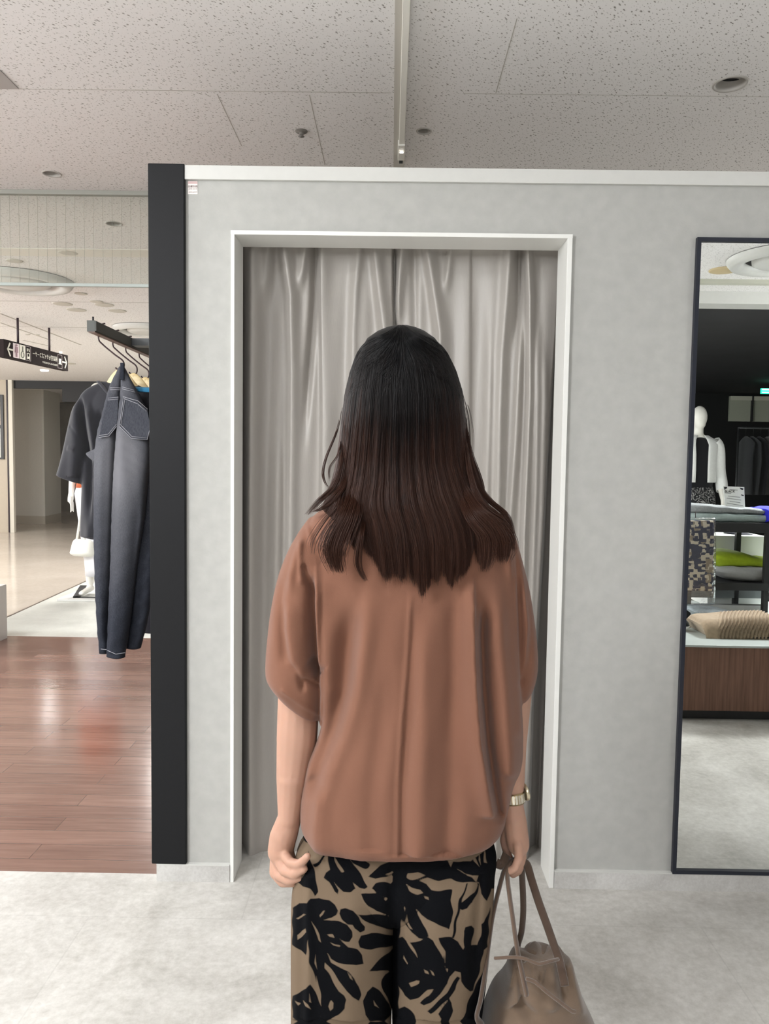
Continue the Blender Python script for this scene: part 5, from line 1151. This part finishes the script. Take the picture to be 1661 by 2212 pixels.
CUT = [  # pale slits inside the dark leaves
 [(722,1848),(728,1856),(736,1870),(742,1882),(737,1884),(730,1874),(724,1860)],
 [(830,1888),(850,1878),(852,1882),(836,1890)], [(828,1936),(836,1938),(838,1946),(832,1944)],
 [(690,1975),(698,1966),(702,1966),(698,1974),(692,1980)], [(642,1982),(656,1974),(662,1976),(654,1980),(646,1984)], [(643,2018),(652,2010),(661,2006),(662,2014),(654,2022),(645,2028)],
 [(674,1990),(680,2000),(690,2018),(696,2034),(690,2030),(680,2012)], [(706,2018),(718,2018),(724,2026),(712,2024)], [(714,2036),(726,2040),(738,2040),(734,2044),(720,2042)],
 [(880,1886),(900,1883),(920,1892),(905,1897),(890,1900),(878,1896)], [(877,1908),(890,1916),(906,1922),(914,1930),(900,1932),(884,1924)], [(916,1936),(926,1938),(928,1944),(920,1942)],
 [(870,1950),(874,1958),(880,1980),(892,2006),(886,2004),(876,1984)], [(1018,1846),(1028,1856),(1034,1872),(1024,1862)], [(1034,1842),(1038,1856),(1038,1868),(1034,1858)], [(1044,1830),(1048,1844),(1052,1864),(1046,1862)],
 [(872,2064),(884,2080),(882,2082),(872,2070)], [(916,2094),(924,2098),(926,2104),(918,2102)], [(928,2094),(934,2098),(938,2106),(932,2104)], [(886,2122),(900,2116),(908,2118),(906,2124),(890,2130)], [(961,2086),(966,2094),(964,2100),(961,2094)],
 [(806,2160),(812,2170),(818,2178),(808,2172)], [(748,2098),(758,2108),(764,2118),(756,2112)], [(715,2160),(722,2166),(720,2178),(712,2184),(710,2174)], [(680,2060),(684,2080),(684,2092),(680,2080)],
 [(640,2160),(652,2166),(646,2170)], [(656,2160),(668,2170),(672,2180),(662,2174)], [(668,2146),(674,2166),(670,2164)],
]
def inpoly(px, py, poly):
    P = np.array(poly, float); x0, y0 = P[:, 0], P[:, 1]; x1, y1 = np.roll(x0, -1), np.roll(y0, -1); ins = np.zeros(px.shape, bool); dm = np.full(px.shape, 1e9)
    for a, b, c, d in zip(x0, y0, x1, y1):
        if b != d:
            cond = ((b > py) != (d > py)) & (px < (c - a) * (py - b) / (d - b) + a); ins ^= cond
        L2 = (c - a) ** 2 + (d - b) ** 2 + 1e-9; t = np.clip(((px - a) * (c - a) + (py - b) * (d - b)) / L2, 0, 1); dm = np.minimum(dm, np.hypot(px - a - t * (c - a), py - b - t * (d - b)))
    return np.where(ins, dm, -dm)
def print_field(px, py):
    qx = px + 1.2 * np.sin(py / 7.) + .8 * np.sin(px / 5.); qy = py + 1.2 * np.sin(px / 8.)
    d = np.full(px.shape, -1e9)
    for P in LEAF:
        P = spline(np.array(P + P[:1], float), len(P) * 3)[:-1] if len(P) < 9 else P
        d = np.maximum(d, inpoly(qx, qy, P))
    for P in CUT: d = np.minimum(d, -inpoly(qx, qy, P))
    return d
M_trs = mat_attr_mix('leaf_print', 'print', rgb(108, 93, 77), rgb(9, 10, 13), -1.0, 1.0, rough=.8, weave=900)
PV = []; PF = []; nvt = 0; UVx = []; 
for side in (-1, 1, 0):
    R = np.array(tr_rows(side), float); q = spline(R, 420 if side else 200); rr = []
    for r in q:
        rg = ring_lr((r[0], r[1]), (r[2], r[3]), YP + .004, r[4], 400, .72); rr.append(rg)
    rr = np.array(rr); zmin = .07
    rr[:, :, 2] = np.maximum(rr[:, :, 2], zmin)
    g = G().rings(rr, cap=False); v = g.V(); p = project(v)
    # soft hanging folds of the cloth
    F = [([(855, 1860), (850, 2000), (846, 2200)], -.012, 16, 16, .1, 0), ([(667, 1870), (664, 1950), (668, 2050), (664, 2200)], .007, 8, 12, .1, 0), ([(760, 1900), (752, 2200)], .008, 40, 40, .2, 0), ([(950, 1900), (955, 2200)], .008, 40, 40, .2, 0), ([(1040, 1880), (1030, 2000), (1020, 2200)], -.006, 12, 12, .1, 0), ([(640, 1900), (640, 2200)], .004, 8, 8, .1, 0)]
    v = fold_back(v, F, 1.0, only_front=(v[:, 1] < YP).astype(float))
    PV.append(v); PF += [tuple(i + nvt for i in t) for t in g.f]; nvt += len(v)
v = np.concatenate(PV); p = project(v)
# below and beside the photographed cloth the print repeats
px_, py_ = p[:, 0], np.where(p[:, 1] > 2205, 1860 + np.abs(((p[:, 1] - 2205) % 690) - 345) , p[:, 1])
py_ = np.where(p[:, 1] > 2205, np.clip(py_, 1830, 2205), py_)
fld = print_field(px_, py_)
tr = mesh('trousers', v, PF, M_trs, person); set_attr(tr, 'print', fld)
sd_ = tr.modifiers.new('thickness', 'SOLIDIFY'); sd_.thickness = .0015; sd_.offset = -1
tr['label'] = 'wide beige trousers with a black leaf print'
# shoes
for px in (745, 940):
    x = W(px, 2000)[0]; sx = -1 if px < 850 else 1
    s_ = G(); s_.ell([x + .006 * sx, YP + .05, .045], (.04, .12, .04)); s_.ell([x, YP - .03, .055], (.034, .045, .05)); vv, ff, n_ = remeshed(s_, .005, 2); vv[:, 2] = np.maximum(vv[:, 2], .004)
    sh = mesh('shoe', vv, ff, plain('shoe_black', rgb(26, 24, 26), .4), person)

# ---- blouse
g = G(); hd = .112
body = [(790, 1072, 960, 1072, .045), (715, 1092, 1045, 1092, .06), (676, 1116, 1088, 1116, .08), (668, 1150, 1100, 1150, .095), (672, 1200, 1108, 1200, .10), (682, 1300, 1113, 1300, .108), (688, 1400, 1118, 1400, .112), (696, 1490, 1123, 1490, .115), (697, 1545, 1126, 1545, .118), (688, 1590, 1127, 1590, .12), (668, 1640, 1124, 1640, .12), (656, 1690, 1106, 1690, .12), (650, 1745, 1094, 1745, .12), (653, 1780, 1084, 1778, .118), (668, 1800, 1068, 1798, .11)]
loft_px(body, YP, hd, 70, 72, pw=.82, g=g)
slL = [(668, 1118, 730, 1100, .03), (645, 1150, 740, 1160, .06), (622, 1192, 735, 1210, .075), (602, 1245, 730, 1270, .082), (588, 1310, 722, 1330, .085), (579, 1385, 716, 1400, .085), (576, 1440, 710, 1452, .085), (580, 1462, 706, 1500, .082), (597, 1484, 700, 1535, .07), (606, 1492, 694, 1551, .062)]
loft_px(slL, YP + .012, .08, 46, 44, pw=.85, g=g)
slR = [(1030, 1100, 1088, 1112, .03), (1030, 1160, 1112, 1160, .06), (1040, 1210, 1124, 1206, .075), (1045, 1270, 1139, 1264, .08), (1050, 1330, 1149, 1325, .082), (1060, 1395, 1157, 1392, .08), (1070, 1440, 1157, 1444, .075), (1085, 1485, 1146, 1486, .06), (1100, 1508, 1130, 1510, .045)]
loft_px(slR, YP + .035, .08, 40, 40, pw=.85, g=g)
v, f, nn = remeshed(g, .0034, 3)
p = project(v); fr = sm((-nn[:, 1] + .15) / .5)
BF = [ # ridge lines on the back of the blouse (towards the viewer +)
 ([(683, 1210), (684, 1320), (690, 1420), (697, 1490), (694, 1560), (670, 1640), (657, 1720)], .024, 4, 30, .1, .12),
 ([(676, 1240), (678, 1330), (682, 1420), (688, 1480)], -.022, 15, 5, .2, .1),
 ([(760, 1280), (752, 1400), (742, 1500), (715, 1590), (690, 1650), (672, 1730)], -.028, 26, 22, .2, .1),
 ([(800, 1230), (788, 1360), (770, 1480), (742, 1580), (715, 1640), (690, 1720), (682, 1790), (684, 1880)], .014, 14, 26, .2, .0),
 ([(888, 1270), (880, 1420), (868, 1560), (860, 1700), (858, 1850)], .0045, 5, 4, .1, .0),
 ([(895, 1300), (890, 1500), (870, 1700), (868, 1850)], -.008, 22, 12, .2, .0),
 ([(840, 1400), (820, 1600), (805, 1720), (800, 1840)], -.006, 20, 24, .3, .0),
 ([(920, 1300), (915, 1500), (912, 1700), (905, 1850)], .010, 22, 22, .3, .0),
 ([(985, 1250), (980, 1450), (975, 1650), (965, 1850)], -.012, 24, 24, .2, .0),
 ([(1022, 1230), (1022, 1350), (1026, 1480), (1035, 1600), (1052, 1700), (1066, 1770)], .022, 22, 4, .15, .05),
 ([(1046, 1290), (1046, 1400), (1050, 1500), (1060, 1620), (1074, 1720), (1084, 1780)], -.030, 10, 9, .15, .05),
 ([(1074, 1240), (1082, 1400), (1092, 1520), (1100, 1620), (1100, 1690)], .018, 18, 20, .2, .1),
 ([(1106, 1170), (1112, 1260), (1116, 1400), (1122, 1520), (1125, 1600)], .010, 14, 3, .1, .1),
 # sleeves
 ([(655, 1150), (640, 1190), (628, 1240), (624, 1290)], .007, 6, 9, .2, .3),
 ([(650, 1160), (648, 1200), (650, 1250), (648, 1268)], .007, 5, 6, .1, .3),
 ([(664, 1130), (670, 1160), (673, 1185)], .006, 5, 8, .2, .3), ([(650, 1215), (665, 1250), (680, 1300)], -.010, 6, 9, .2, .3),
 ([(614, 1235), (606, 1300), (612, 1380), (616, 1450)], -.010, 12, 9, .2, .2), ([(626, 1290), (622, 1360), (636, 1430), (650, 1480)], .010, 9, 24, .2, .2),
 ([(662, 1428), (680, 1440), (696, 1452)], -.018, 13, 13, .3, .0), ([(622, 1420), (640, 1450), (652, 1480), (655, 1500)], -.008, 6, 6, .3, .3), ([(650, 1465), (670, 1475), (692, 1486)], -.008, 6, 4, .2, .1),
 ([(606, 1488), (650, 1520), (693, 1545)], .004, 5, 5, .05, .05), ([(700, 1250), (690, 1350), (692, 1450), (700, 1500)], -.0, 8, 8),
 ([(1122, 1190), (1130, 1260), (1138, 1350), (1132, 1420), (1124, 1480)], .008, 8, 4, .1, .1), ([(1118, 1230), (1124, 1320), (1128, 1420), (1124, 1490)], -.008, 6, 6, .2, .1), ([(1142, 1290), (1148, 1370), (1142, 1460)], -.004, 5, 6, .2, .2),
 ([(1075, 1150), (1088, 1170), (1098, 1200), (1104, 1260)], .006, 8, 6, .2, .2),
]
d = folds(p[:, 0], p[:, 1], BF)
d += .0006 * np.sin(p[:, 0] / 11 + p[:, 1] / 37) * sm((p[:, 1] - 1250) / 100)
v[:, 1] -= d * fr * 1.0
M_bl = mat_fabric('terracotta_jersey', rgb(119, 83, 67), .95, weave=1500, noise=.05, nscale=9, sheen=.15, spec=.08, bump=.25)
bl = mesh('blouse', v, f, M_bl, person)
bl['label'] = 'loose terracotta blouse with draped batwing sleeves'

# ---- watch
c = W(1108, 1720, YP + .0); ax = (wrR - W(1104, 1690, YP + .004)); ax /= np.linalg.norm(ax)
wt = thing('wristwatch', 'gold toned bracelet wristwatch on the woman\'s wrist above the bag', 'watch', tuple(c))
u = np.array([1.0, 0, 0]) - ax * ax[0]; u /= np.linalg.norm(u); w2 = np.cross(ax, u)
a = np.linspace(0, 2 * PI, 48, endpoint=False); M_gold = plain('watch_gold', rgb(176, 156, 118), .28, metal=.9); M_steel = plain('watch_steel', rgb(222, 216, 200), .25, metal=.7)
def band(r0, r1, h, rx=1.0, seg=None):
    prof = [(r0, -h), (r1, -h), (r1 + .0006, 0), (r1, h), (r0, h)]; R = []
    for r, t in prof: R.append(c + np.cos(a)[:, None] * u * r * rx + np.sin(a)[:, None] * w2 * r * 1.12 + ax * t)
    R.append(R[0]); return G().rings(np.array(R), cap=False)
band(.0195, .0214, .0105).build('bracelet', M_gold, wt)
g = G()
for k in range(24):
    t = 2 * PI * (k + .5) / 24; rr_ = .0217; q = c + math.cos(t) * u * rr_ + math.sin(t) * w2 * rr_ * 1.12; tt_ = -math.sin(t) * u + math.cos(t) * w2
    n_ = math.cos(t) * u + math.sin(t) * w2
    P = [q + tt_ * sx * .0022 + ax * sz * .0080 for sx, sz in ((-1, -1), (1, -1), (1, 1), (-1, 1))]; g.prism(P, n_ * .0006)
g.build('bracelet_links', M_steel, wt, smooth=False)
cc = c + u * .0215 - ax * .006; g = G(); R = []
nd = (u * .93 - w2 * .25 + ax * -.12); nd /= np.linalg.norm(nd); e1 = ax - nd * (ax @ nd); e1 /= np.linalg.norm(e1); e2 = np.cross(nd, e1)
for r, h in ((.001, -.001), (.0150, -.001), (.0162, .0005), (.0164, .0042), (.0155, .0052), (.0140, .0055), (.001, .0056)): R.append(cc + nd * h + r * (np.cos(a)[:, None] * e1 + np.sin(a)[:, None] * e2))
g.rings(np.array(R)).build('watch_case', plain('watch_case_metal', rgb(196, 186, 160), .3, metal=.85), wt, autosmooth=40)
R = [cc + nd * h + r * (np.cos(a)[:, None] * e1 + np.sin(a)[:, None] * e2) for r, h in ((.0140, .0054), (.0130, .0062), (.001, .0064))]
G().rings(np.array(R)).build('watch_crystal', plain('crystal', rgb(50, 48, 46), .1), wt)

# ---- taupe bucket bag
M_bag = mat_fabric('taupe_suede', rgb(106, 89, 74), .9, weave=500, noise=.12, nscale=25, sheen=.4, bump=.2)
YBg = YP + .0
zb0 = W(1150, 2420)[2]
bag = thing('bucket_bag', 'taupe suede bucket bag hanging from the woman\'s right side hand', 'bag', (W(1150, 2200, YBg)[0], YBg, zb0))
rows = [(1120, 2066, 1222, 2062, .035), (1100, 2078, 1232, 2072, .05), (1092, 2100, 1240, 2098, .062), (1080, 2126, 1248, 2124, .074), (1062, 2150, 1256, 2150, .084), (1048, 2185, 1272, 2185, .094), (1038, 2225, 1288, 2225, .10), (1040, 2290, 1296, 2290, .10), (1048, 2370, 1288, 2370, .098), (1060, 2420, 1276, 2420, .09), (1090, 2428, 1250, 2428, .06)]
g = loft_px(rows, YBg, .09, 110, 110, pw=.8); v = g.V(); p = project(v); fr_ = (v[:, 1] < YBg + .02).astype(float)
BFb = [([(1130, 2068), (1150, 2100), (1160, 2130)], -.014, 7, 9, .05, .3), ([(1180, 2066), (1168, 2096), (1160, 2125)], .014, 9, 7, .05, .3), ([(1205, 2066), (1212, 2110), (1220, 2160), (1230, 2190)], -.020, 9, 9, .0, .4), ([(1235, 2074), (1246, 2130), (1262, 2200)], .012, 10, 10, 0, .2),
       ([(1078, 2136), (1100, 2150), (1126, 2140)], .022, 26, 26, .2, .3), ([(1112, 2150), (1130, 2180), (1160, 2212)], -.016, 14, 14, .2, .2), ([(1106, 2080), (1104, 2100), (1096, 2124)], .012, 8, 6, .05, .2), ([(1145, 2110), (1175, 2140), (1200, 2190)], .010, 16, 16, .2, .2), ([(1120, 2090), (1124, 2120), (1128, 2150)], -.010, 7, 7, .1, .2)]
v = fold_back(v, BFb, 1.0, only_front=fr_)
v[:, 2] += .006 * np.sin(p[:, 0] / 7.) * sm((2090 - p[:, 1]) / 25)
mesh('bag_body', v, g.f, M_bag, bag)
g = loft_px([(1130, 2060, 1200, 2056, .02), (1134, 2052, 1192, 2050, .022), (1140, 2046, 1180, 2046, .018)], YBg + .03, .03, 10, 28); g.build('gathered_rim', M_bag, bag)
M_str = mat_fabric('strap_suede', rgb(76, 60, 49), .85, weave=500, noise=.1, sheen=.4, bump=.2); M_str2 = mat_fabric('strap_suede_light', rgb(98, 80, 67), .85, weave=500, noise=.1, sheen=.4, bump=.2)
def strap(P, r, flat, mat, nm='strap'):
    P3 = spline([W(a, b, Y) for a, b, Y in P], 60); return G().tube(P3, r, 12, ref=(0, 1, 0), flat=flat).build(nm, mat, bag)
top = [(1108, 1862, YP - .010), (1118, 1868, YP + .0)]
strap([(1120, 1866, YP + .02), (1104, 1860, YP - .004), (1090, 1878, YP - .022), (1078, 1920, YP - .03), (1064, 1980, YP - .045), (1054, 2050, YP - .06), (1046, 2110, YP - .075), (1038, 2160, YP - .088), (1030, 2196, YP - .09), (1042, 2216, YP - .09)], .0093, .45, M_str)
strap([(1122, 1868, YP + .0), (1106, 1866, YP - .012), (1096, 1886, YP - .026), (1100, 1930, YP - .036), (1107, 1980, YP - .05), (1114, 2030, YP - .062), (1122, 2076, YP - .074), (1130, 2112, YP - .085), (1138, 2150, YP - .094)], .0088, .45, M_str2)
strap([(1118, 1862, YP + .01), (1126, 1868, YP + .02), (1128, 1900, YP + .03), (1130, 1940, YP + .035), (1130, 1975, YP + .04), (1126, 2015, YP + .045), (1118, 2046, YP + .045), (1124, 2070, YP + .04)], .0068, .5, M_str)
strap([(1126, 1862, YP + .01), (1138, 1868, YP + .015), (1148, 1900, YP + .01), (1164, 1950, YP + .0), (1182, 2000, YP - .01), (1198, 2046, YP - .02), (1208, 2074, YP - .03), (1214, 2100, YP - .05), (1220, 2130, YP - .066)], .0078, .45, M_str)
strap([(1094, 1846, YP - .01), (1088, 1862, YP - .02), (1082, 1868, YP - .022), (1072, 1864, YP - .02)], .009, .3, M_str, 'strap_end')
g = G().tube(spline([W(1068, 2070, YP - .07), W(1084, 2069, YP - .076), W(1104, 2068, YP - .082), W(1130, 2070, YP - .085), W(1152, 2078, YP - .085), W(1166, 2082, YP - .085), W(1190, 2076, YP - .075), W(1206, 2072, YP - .06)], 50), .0030, 8)
g.build('drawstring', M_str2, bag)
g = G().tube(spline([W(1136, 2114, YP - .094), W(1156, 2122, YP - .096), W(1180, 2142, YP - .10), (W(1206, 2162, YP - .10)), W(1232, 2182, YP - .10), W(1242, 2186, YP - .098)], 50), .0034, 8); g.build('drawstring_end', M_str2, bag)

# ---- hair
def mat_hair(name):
    m = bpy.data.materials.new(name); m.use_nodes = True; nt, lk = m.node_tree.nodes, m.node_tree.links
    for n in list(nt):
        if n.type != 'OUTPUT_MATERIAL': nt.remove(n)
    out = [n for n in nt if n.type == 'OUTPUT_MATERIAL'][0]
    b = nt.new('ShaderNodeBsdfPrincipled'); b.inputs['Roughness'].default_value = .42; b.inputs['Specular IOR Level'].default_value = .2
    ge = nt.new('ShaderNodeNewGeometry'); sx = nt.new('ShaderNodeSeparateXYZ'); lk.new(ge.outputs['Position'], sx.inputs[0])
    r = nt.new('ShaderNodeMapRange'); r.inputs[1].default_value = hz - .02; r.inputs[2].default_value = hz - .30; lk.new(sx.outputs['Z'], r.inputs[0])
    tn = nt.new('ShaderNodeTexNoise'); tn.inputs['Scale'].default_value = 1.0; tn.inputs['Detail'].default_value = 3
    mp = nt.new('ShaderNodeMapping'); mp.inputs['Scale'].default_value = (160, 160, 5); lk.new(ge.outputs['Position'], mp.inputs['Vector']); lk.new(mp.outputs[0], tn.inputs['Vector'])
    ad = nt.new('ShaderNodeMath'); ad.operation = 'MULTIPLY_ADD'; lk.new(tn.outputs[0], ad.inputs[0]); ad.inputs[1].default_value = .9; sb = nt.new('ShaderNodeMath'); sb.operation = 'SUBTRACT'; dx = nt.new('ShaderNodeMath'); dx.operation = 'SUBTRACT'; lk.new(sx.outputs['X'], dx.inputs[0]); dx.inputs[1].default_value = float(hx); ab = nt.new('ShaderNodeMath'); ab.operation = 'ABSOLUTE'; lk.new(dx.outputs[0], ab.inputs[0]); sd2 = nt.new('ShaderNodeMath'); sd2.operation = 'MULTIPLY_ADD'; lk.new(ab.outputs[0], sd2.inputs[0]); sd2.inputs[1].default_value = 3.0; lk.new(r.outputs[0], sd2.inputs[2]); lk.new(sd2.outputs[0], sb.inputs[0]); sb.inputs[1].default_value = .58; lk.new(sb.outputs[0], ad.inputs[2])
    cr = nt.new('ShaderNodeValToRGB'); lk.new(ad.outputs[0], cr.inputs[0]); e = cr.color_ramp.elements
    e[0].position = .0; e[0].color = rgb(6, 6, 8); e[1].position = 1.0; e[1].color = rgb(52, 30, 21); el = e.new(.5); el.color = rgb(17, 11, 10)
    lk.new(cr.outputs[0], b.inputs['Base Color']); lk.new(b.outputs[0], out.inputs['Surface']); return m
M_hair = mat_hair('hair_dark')
# outline of the hair in the picture: y -> left x, right x, depth of its back surface, of its sides
HO = np.array([
 (701, 858, 874, .006, .0), (706, 836, 898, .040, .0), (714, 815, 918, .056, .0), (730, 791, 942, .074, .0), (760, 772, 965, .082, .0), (800, 757, 985, .095, .0), (850, 745, 1000, .100, .0), (900, 738, 1006, .100, .0),
 (950, 732, 1010, .096, .0), (1000, 725, 1016, .094, .0), (1040, 716, 1030, .098, .0), (1070, 704, 1044, .106, .0), (1100, 696, 1062, .114, .0), (1140, 704, 1080, .120, .0), (1180, 712, 1086, .124, .0), (1230, 722, 1082, .126, .0), (1280, 735, 1075, .126, .0)], float)
def hair_pt(s, y, lift=0.0, lay=0.0):
    """s in [-1,1] across, y image row, on the ellipse of the hair's back surface"""
    xl = np.interp(y, HO[:, 0], HO[:, 1]); xr = np.interp(y, HO[:, 0], HO[:, 2]); dp = np.interp(y, HO[:, 0], HO[:, 3])
    th = s * PI / 2; xx = (xl + xr) / 2 + (xr - xl) / 2 * np.sin(th) * (1 - lay); Y = YP - (dp + lift) * (np.abs(np.cos(th)) ** .8) * (1 - lay * .8) + .0
    d = np.stack([np.asarray(raydir_v(xx, y))], 0)[0]; return CAM + d * (Y / d[..., 1])[..., None]
def raydir_v(px, py):
    px = np.asarray(px, float); py = np.broadcast_to(np.asarray(py, float), px.shape)
    return ((px - IW / 2) / FPX)[..., None] * (_r) + ((py - IH / 2) / FPX)[..., None] * _d + _f
def tip_y(s):
    """where the ends of the locks stop"""
    t = np.interp(s, [-1, -.92, -.84, -.74, -.64, -.56, -.48, -.42, -.34, -.24, -.12, .05, .10, .17, .25, .34, .42, .50, .59, .66, .74, .82, .92, 1.0],
                     [1130, 1195, 1240, 1232, 1205, 1176, 1172, 1186, 1214, 1234, 1248, 1270, 1246, 1250, 1258, 1240, 1212, 1198, 1230, 1196, 1180, 1212, 1185, 1150])
    return t + 9 * np.sin(s * 21 + .6) * (np.abs(s) < .42) + 6 * np.sin(s * 47 + 1.) + 4 * np.sin(s * 90)
# inner cap so that no scalp shows between the strands
SS = np.linspace(-1, 1, 90); YY = np.concatenate([np.linspace(702, 740, 18), np.linspace(745, 1225, 90)])
rows = []
for y in YY:
    yy = np.minimum(y, tip_y(SS) - 85); rows.append(hair_pt(SS, yy, -.006, .035))
rows = np.array(rows)
# close round the front of the head down to the jaw
back_n = rows.shape[1]; fr = []
for i, y in enumerate(YY):
    L, Rr_ = rows[i, 0], rows[i, -1]; k = np.linspace(0, 1, 30)[1:-1]; dpt = np.interp(y, [702, 720, 760, 850, 1000, 1100, 1225], [.02, .045, .085, .085, .05, .035, .01])
    arc = Rr_ + (L - Rr_) * ((1 - np.cos(k * PI)) / 2)[:, None]; arc[:, 1] += dpt * np.sin(k * PI) ** .7; fr.append(arc)
ringsH = np.concatenate([rows, np.array(fr)], 1)
hb = G().rings(ringsH); hair = hb.build('hair', M_hair, person); hair['label'] = 'long straight dark hair with warm brown lower lengths'
# strands
NS = 15000; NP = 22
s0 = rng.uniform(-1, 1, NS); s0 = np.sign(s0) * np.abs(s0) ** .92
clump = np.round(s0 * 26) / 26; 
ytip = tip_y(np.clip(s0 + rng.normal(0, .012, NS), -1, 1)) + rng.normal(0, 6, NS) - np.where(rng.random(NS) < .28, rng.uniform(0, 120, NS), 0)
lay = np.abs(rng.normal(0, .022, NS)); lift = rng.normal(0, .0022, NS)
# strands leave the parting at the crown
y_start = 702 + 20 * rng.random(NS) ** 2 + np.where(rng.random(NS) < .5, rng.uniform(0, 90, NS), 0)
T = np.linspace(0, 1, NP); pts = np.zeros((NS, NP, 3))
ph = rng.uniform(0, 6.28, NS); am = rng.normal(0, .010, NS)
LKC = np.array([-.84, -.66, -.44, -.28, -.14, .0, .12, .25, .38, .59, .80]); lockc = LKC[np.argmin(np.abs(s0[:, None] - LKC[None]), 1)]
for k, t in enumerate(T):
    y = y_start + (ytip - y_start) * t
    fan = sm(t / .16)
    s = s0 * (.25 + .75 * fan) + am * np.sin(t * 5 + ph)
    pinch = sm((y - 1120) / 120)
    s = s + (lockc - s0) * np.where(np.abs(s0 - .0) < .40, .16, .42) * pinch ** 1.5 + .012 * np.sin(s0 * 31 + 1.3) * pinch
    s = np.clip(s, -1.0, 1.0)
    grv = .0019 * np.sin(s * 42 + .8 * np.sin(s * 11)) * sm((y - 830) / 150) + .0014 * np.sin(s * 95 + 2) * sm((y - 900) / 100)
    pts[:, k] = hair_pt(s, y, lift + grv - .0015, lay)
# loose locks: image paths, depth offsets
def lock(P, n, spread, dY0=0.0, dY1=0.0):
    Q0 = spline(P, NP); Q0[:, 2] += .035 * (1 - sm(np.linspace(0, 1, NP) / .3)); out = []
    for _ in range(n):
        t0, t1 = rng.uniform(0, .22), 1 - abs(rng.normal(0, .09)); tt = np.linspace(t0, t1, NP) * (NP - 1); q = np.stack([np.interp(tt, np.arange(NP), Q0[:, c]) for c in range(3)], 1)
        o = rng.normal(0, 1, 3); w_ = spread * (.25 + .75 * np.sin(np.linspace(.15, 1.0, NP) * PI * .8)) ; out.append([W(q[k, 0] + o[0] * w_[k], q[k, 1] + o[1] * w_[k] * .3, q[k, 2] + o[2] * .002) for k in range(NP)])
    return np.array(out)
EX = [lock([(738, 880, YP - .05), (728, 930, YP - .05), (706, 985, YP - .05), (698, 1020, YP - .05), (702, 1042, YP - .05), (712, 1056, YP - .055)], 16, 2.0),
      lock([(742, 930, YP - .05), (730, 980, YP - .05), (712, 1010, YP - .05), (712, 1040, YP - .05)], 10, 2.0),
      lock([(745, 900, YP - .05), (738, 1000, YP - .06), (722, 1050, YP - .07), (690, 1082, YP - .06), (664, 1112, YP - .05)], 60, 4.5),
      lock([(750, 960, YP - .06), (742, 1040, YP - .07), (725, 1070, YP - .085), (700, 1095, YP - .085), (676, 1106, YP - .06)], 70, 5),
      lock([(742, 1040, YP - .09), (730, 1090, YP - .10), (700, 1130, YP - .10), (676, 1170, YP - .105), (672, 1200, YP - .108)], 14, 7),
      lock([(746, 1060, YP - .10), (734, 1110, YP - .112), (708, 1150, YP - .115), (690, 1190, YP - .115)], 22, 9),
      lock([(750, 1080, YP - .11), (740, 1130, YP - .12), (724, 1170, YP - .122), (712, 1200, YP - .12), (700, 1220, YP - .12)], 26, 9),
      lock([(1005, 900, YP - .05), (1018, 1000, YP - .06), (1034, 1050, YP - .06), (1060, 1084, YP - .06), (1092, 1112, YP - .06), (1106, 1150, YP - .07), (1110, 1190, YP - .08)], 110, 4),
      lock([(1002, 940, YP - .07), (1018, 1030, YP - .08), (1040, 1085, YP - .09), (1075, 1115, YP - .095), (1100, 1150, YP - .09), (1104, 1190, YP - .09)], 90, 5),
      lock([(1000, 900, YP - .03), (1014, 970, YP - .03), (1034, 1030, YP - .03), (1041, 1060, YP - .04), (1036, 1084, YP - .05)], 50, 3),
      lock([(1000, 1050, YP - .10), (1030, 1100, YP - .115), (1062, 1130, YP - .12), (1082, 1165, YP - .122), (1084, 1195, YP - .12), (1082, 1215, YP - .12)], 300, 12),
      lock([(990, 1060, YP - .11), (1020, 1120, YP - .122), (1050, 1160, YP - .126), (1052, 1200, YP - .126), (1046, 1236, YP - .126)], 160, 9),
      lock([(770, 1050, YP - .10), (752, 1110, YP - .12), (730, 1160, YP - .124), (722, 1195, YP - .126), (732, 1238, YP - .126)], 380, 12),
      lock([(790, 1100, YP - .12), (778, 1170, YP - .126), (774, 1220, YP - .127), (790, 1256, YP - .127)], 70, 4),
      lock([(1000, 850, YP), (1010, 900, YP), (1014, 960, YP), (1012, 1010, YP)], 8, 5)]
ext = np.concatenate(EX); allp = np.concatenate([pts, ext]); NT = len(allp)
hc_ = bpy.data.hair_curves.new('hair_strands'); hc_.add_curves([NP] * NT)
hc_.attributes['position'].data.foreach_set('vector', allp.reshape(-1).astype(np.float32))
ra_ = hc_.attributes.new('radius', 'FLOAT', 'POINT'); rad = np.tile(np.interp(T, [0, .6, 1], [.00032, .00032, .00012]), NT).astype(np.float32); ra_.data.foreach_set('value', rad)
hc_.materials.append(M_hair)
ho = bpy.data.objects.new('hair_strands', hc_); link(ho, hair); ho['kind'] = 'stuff'
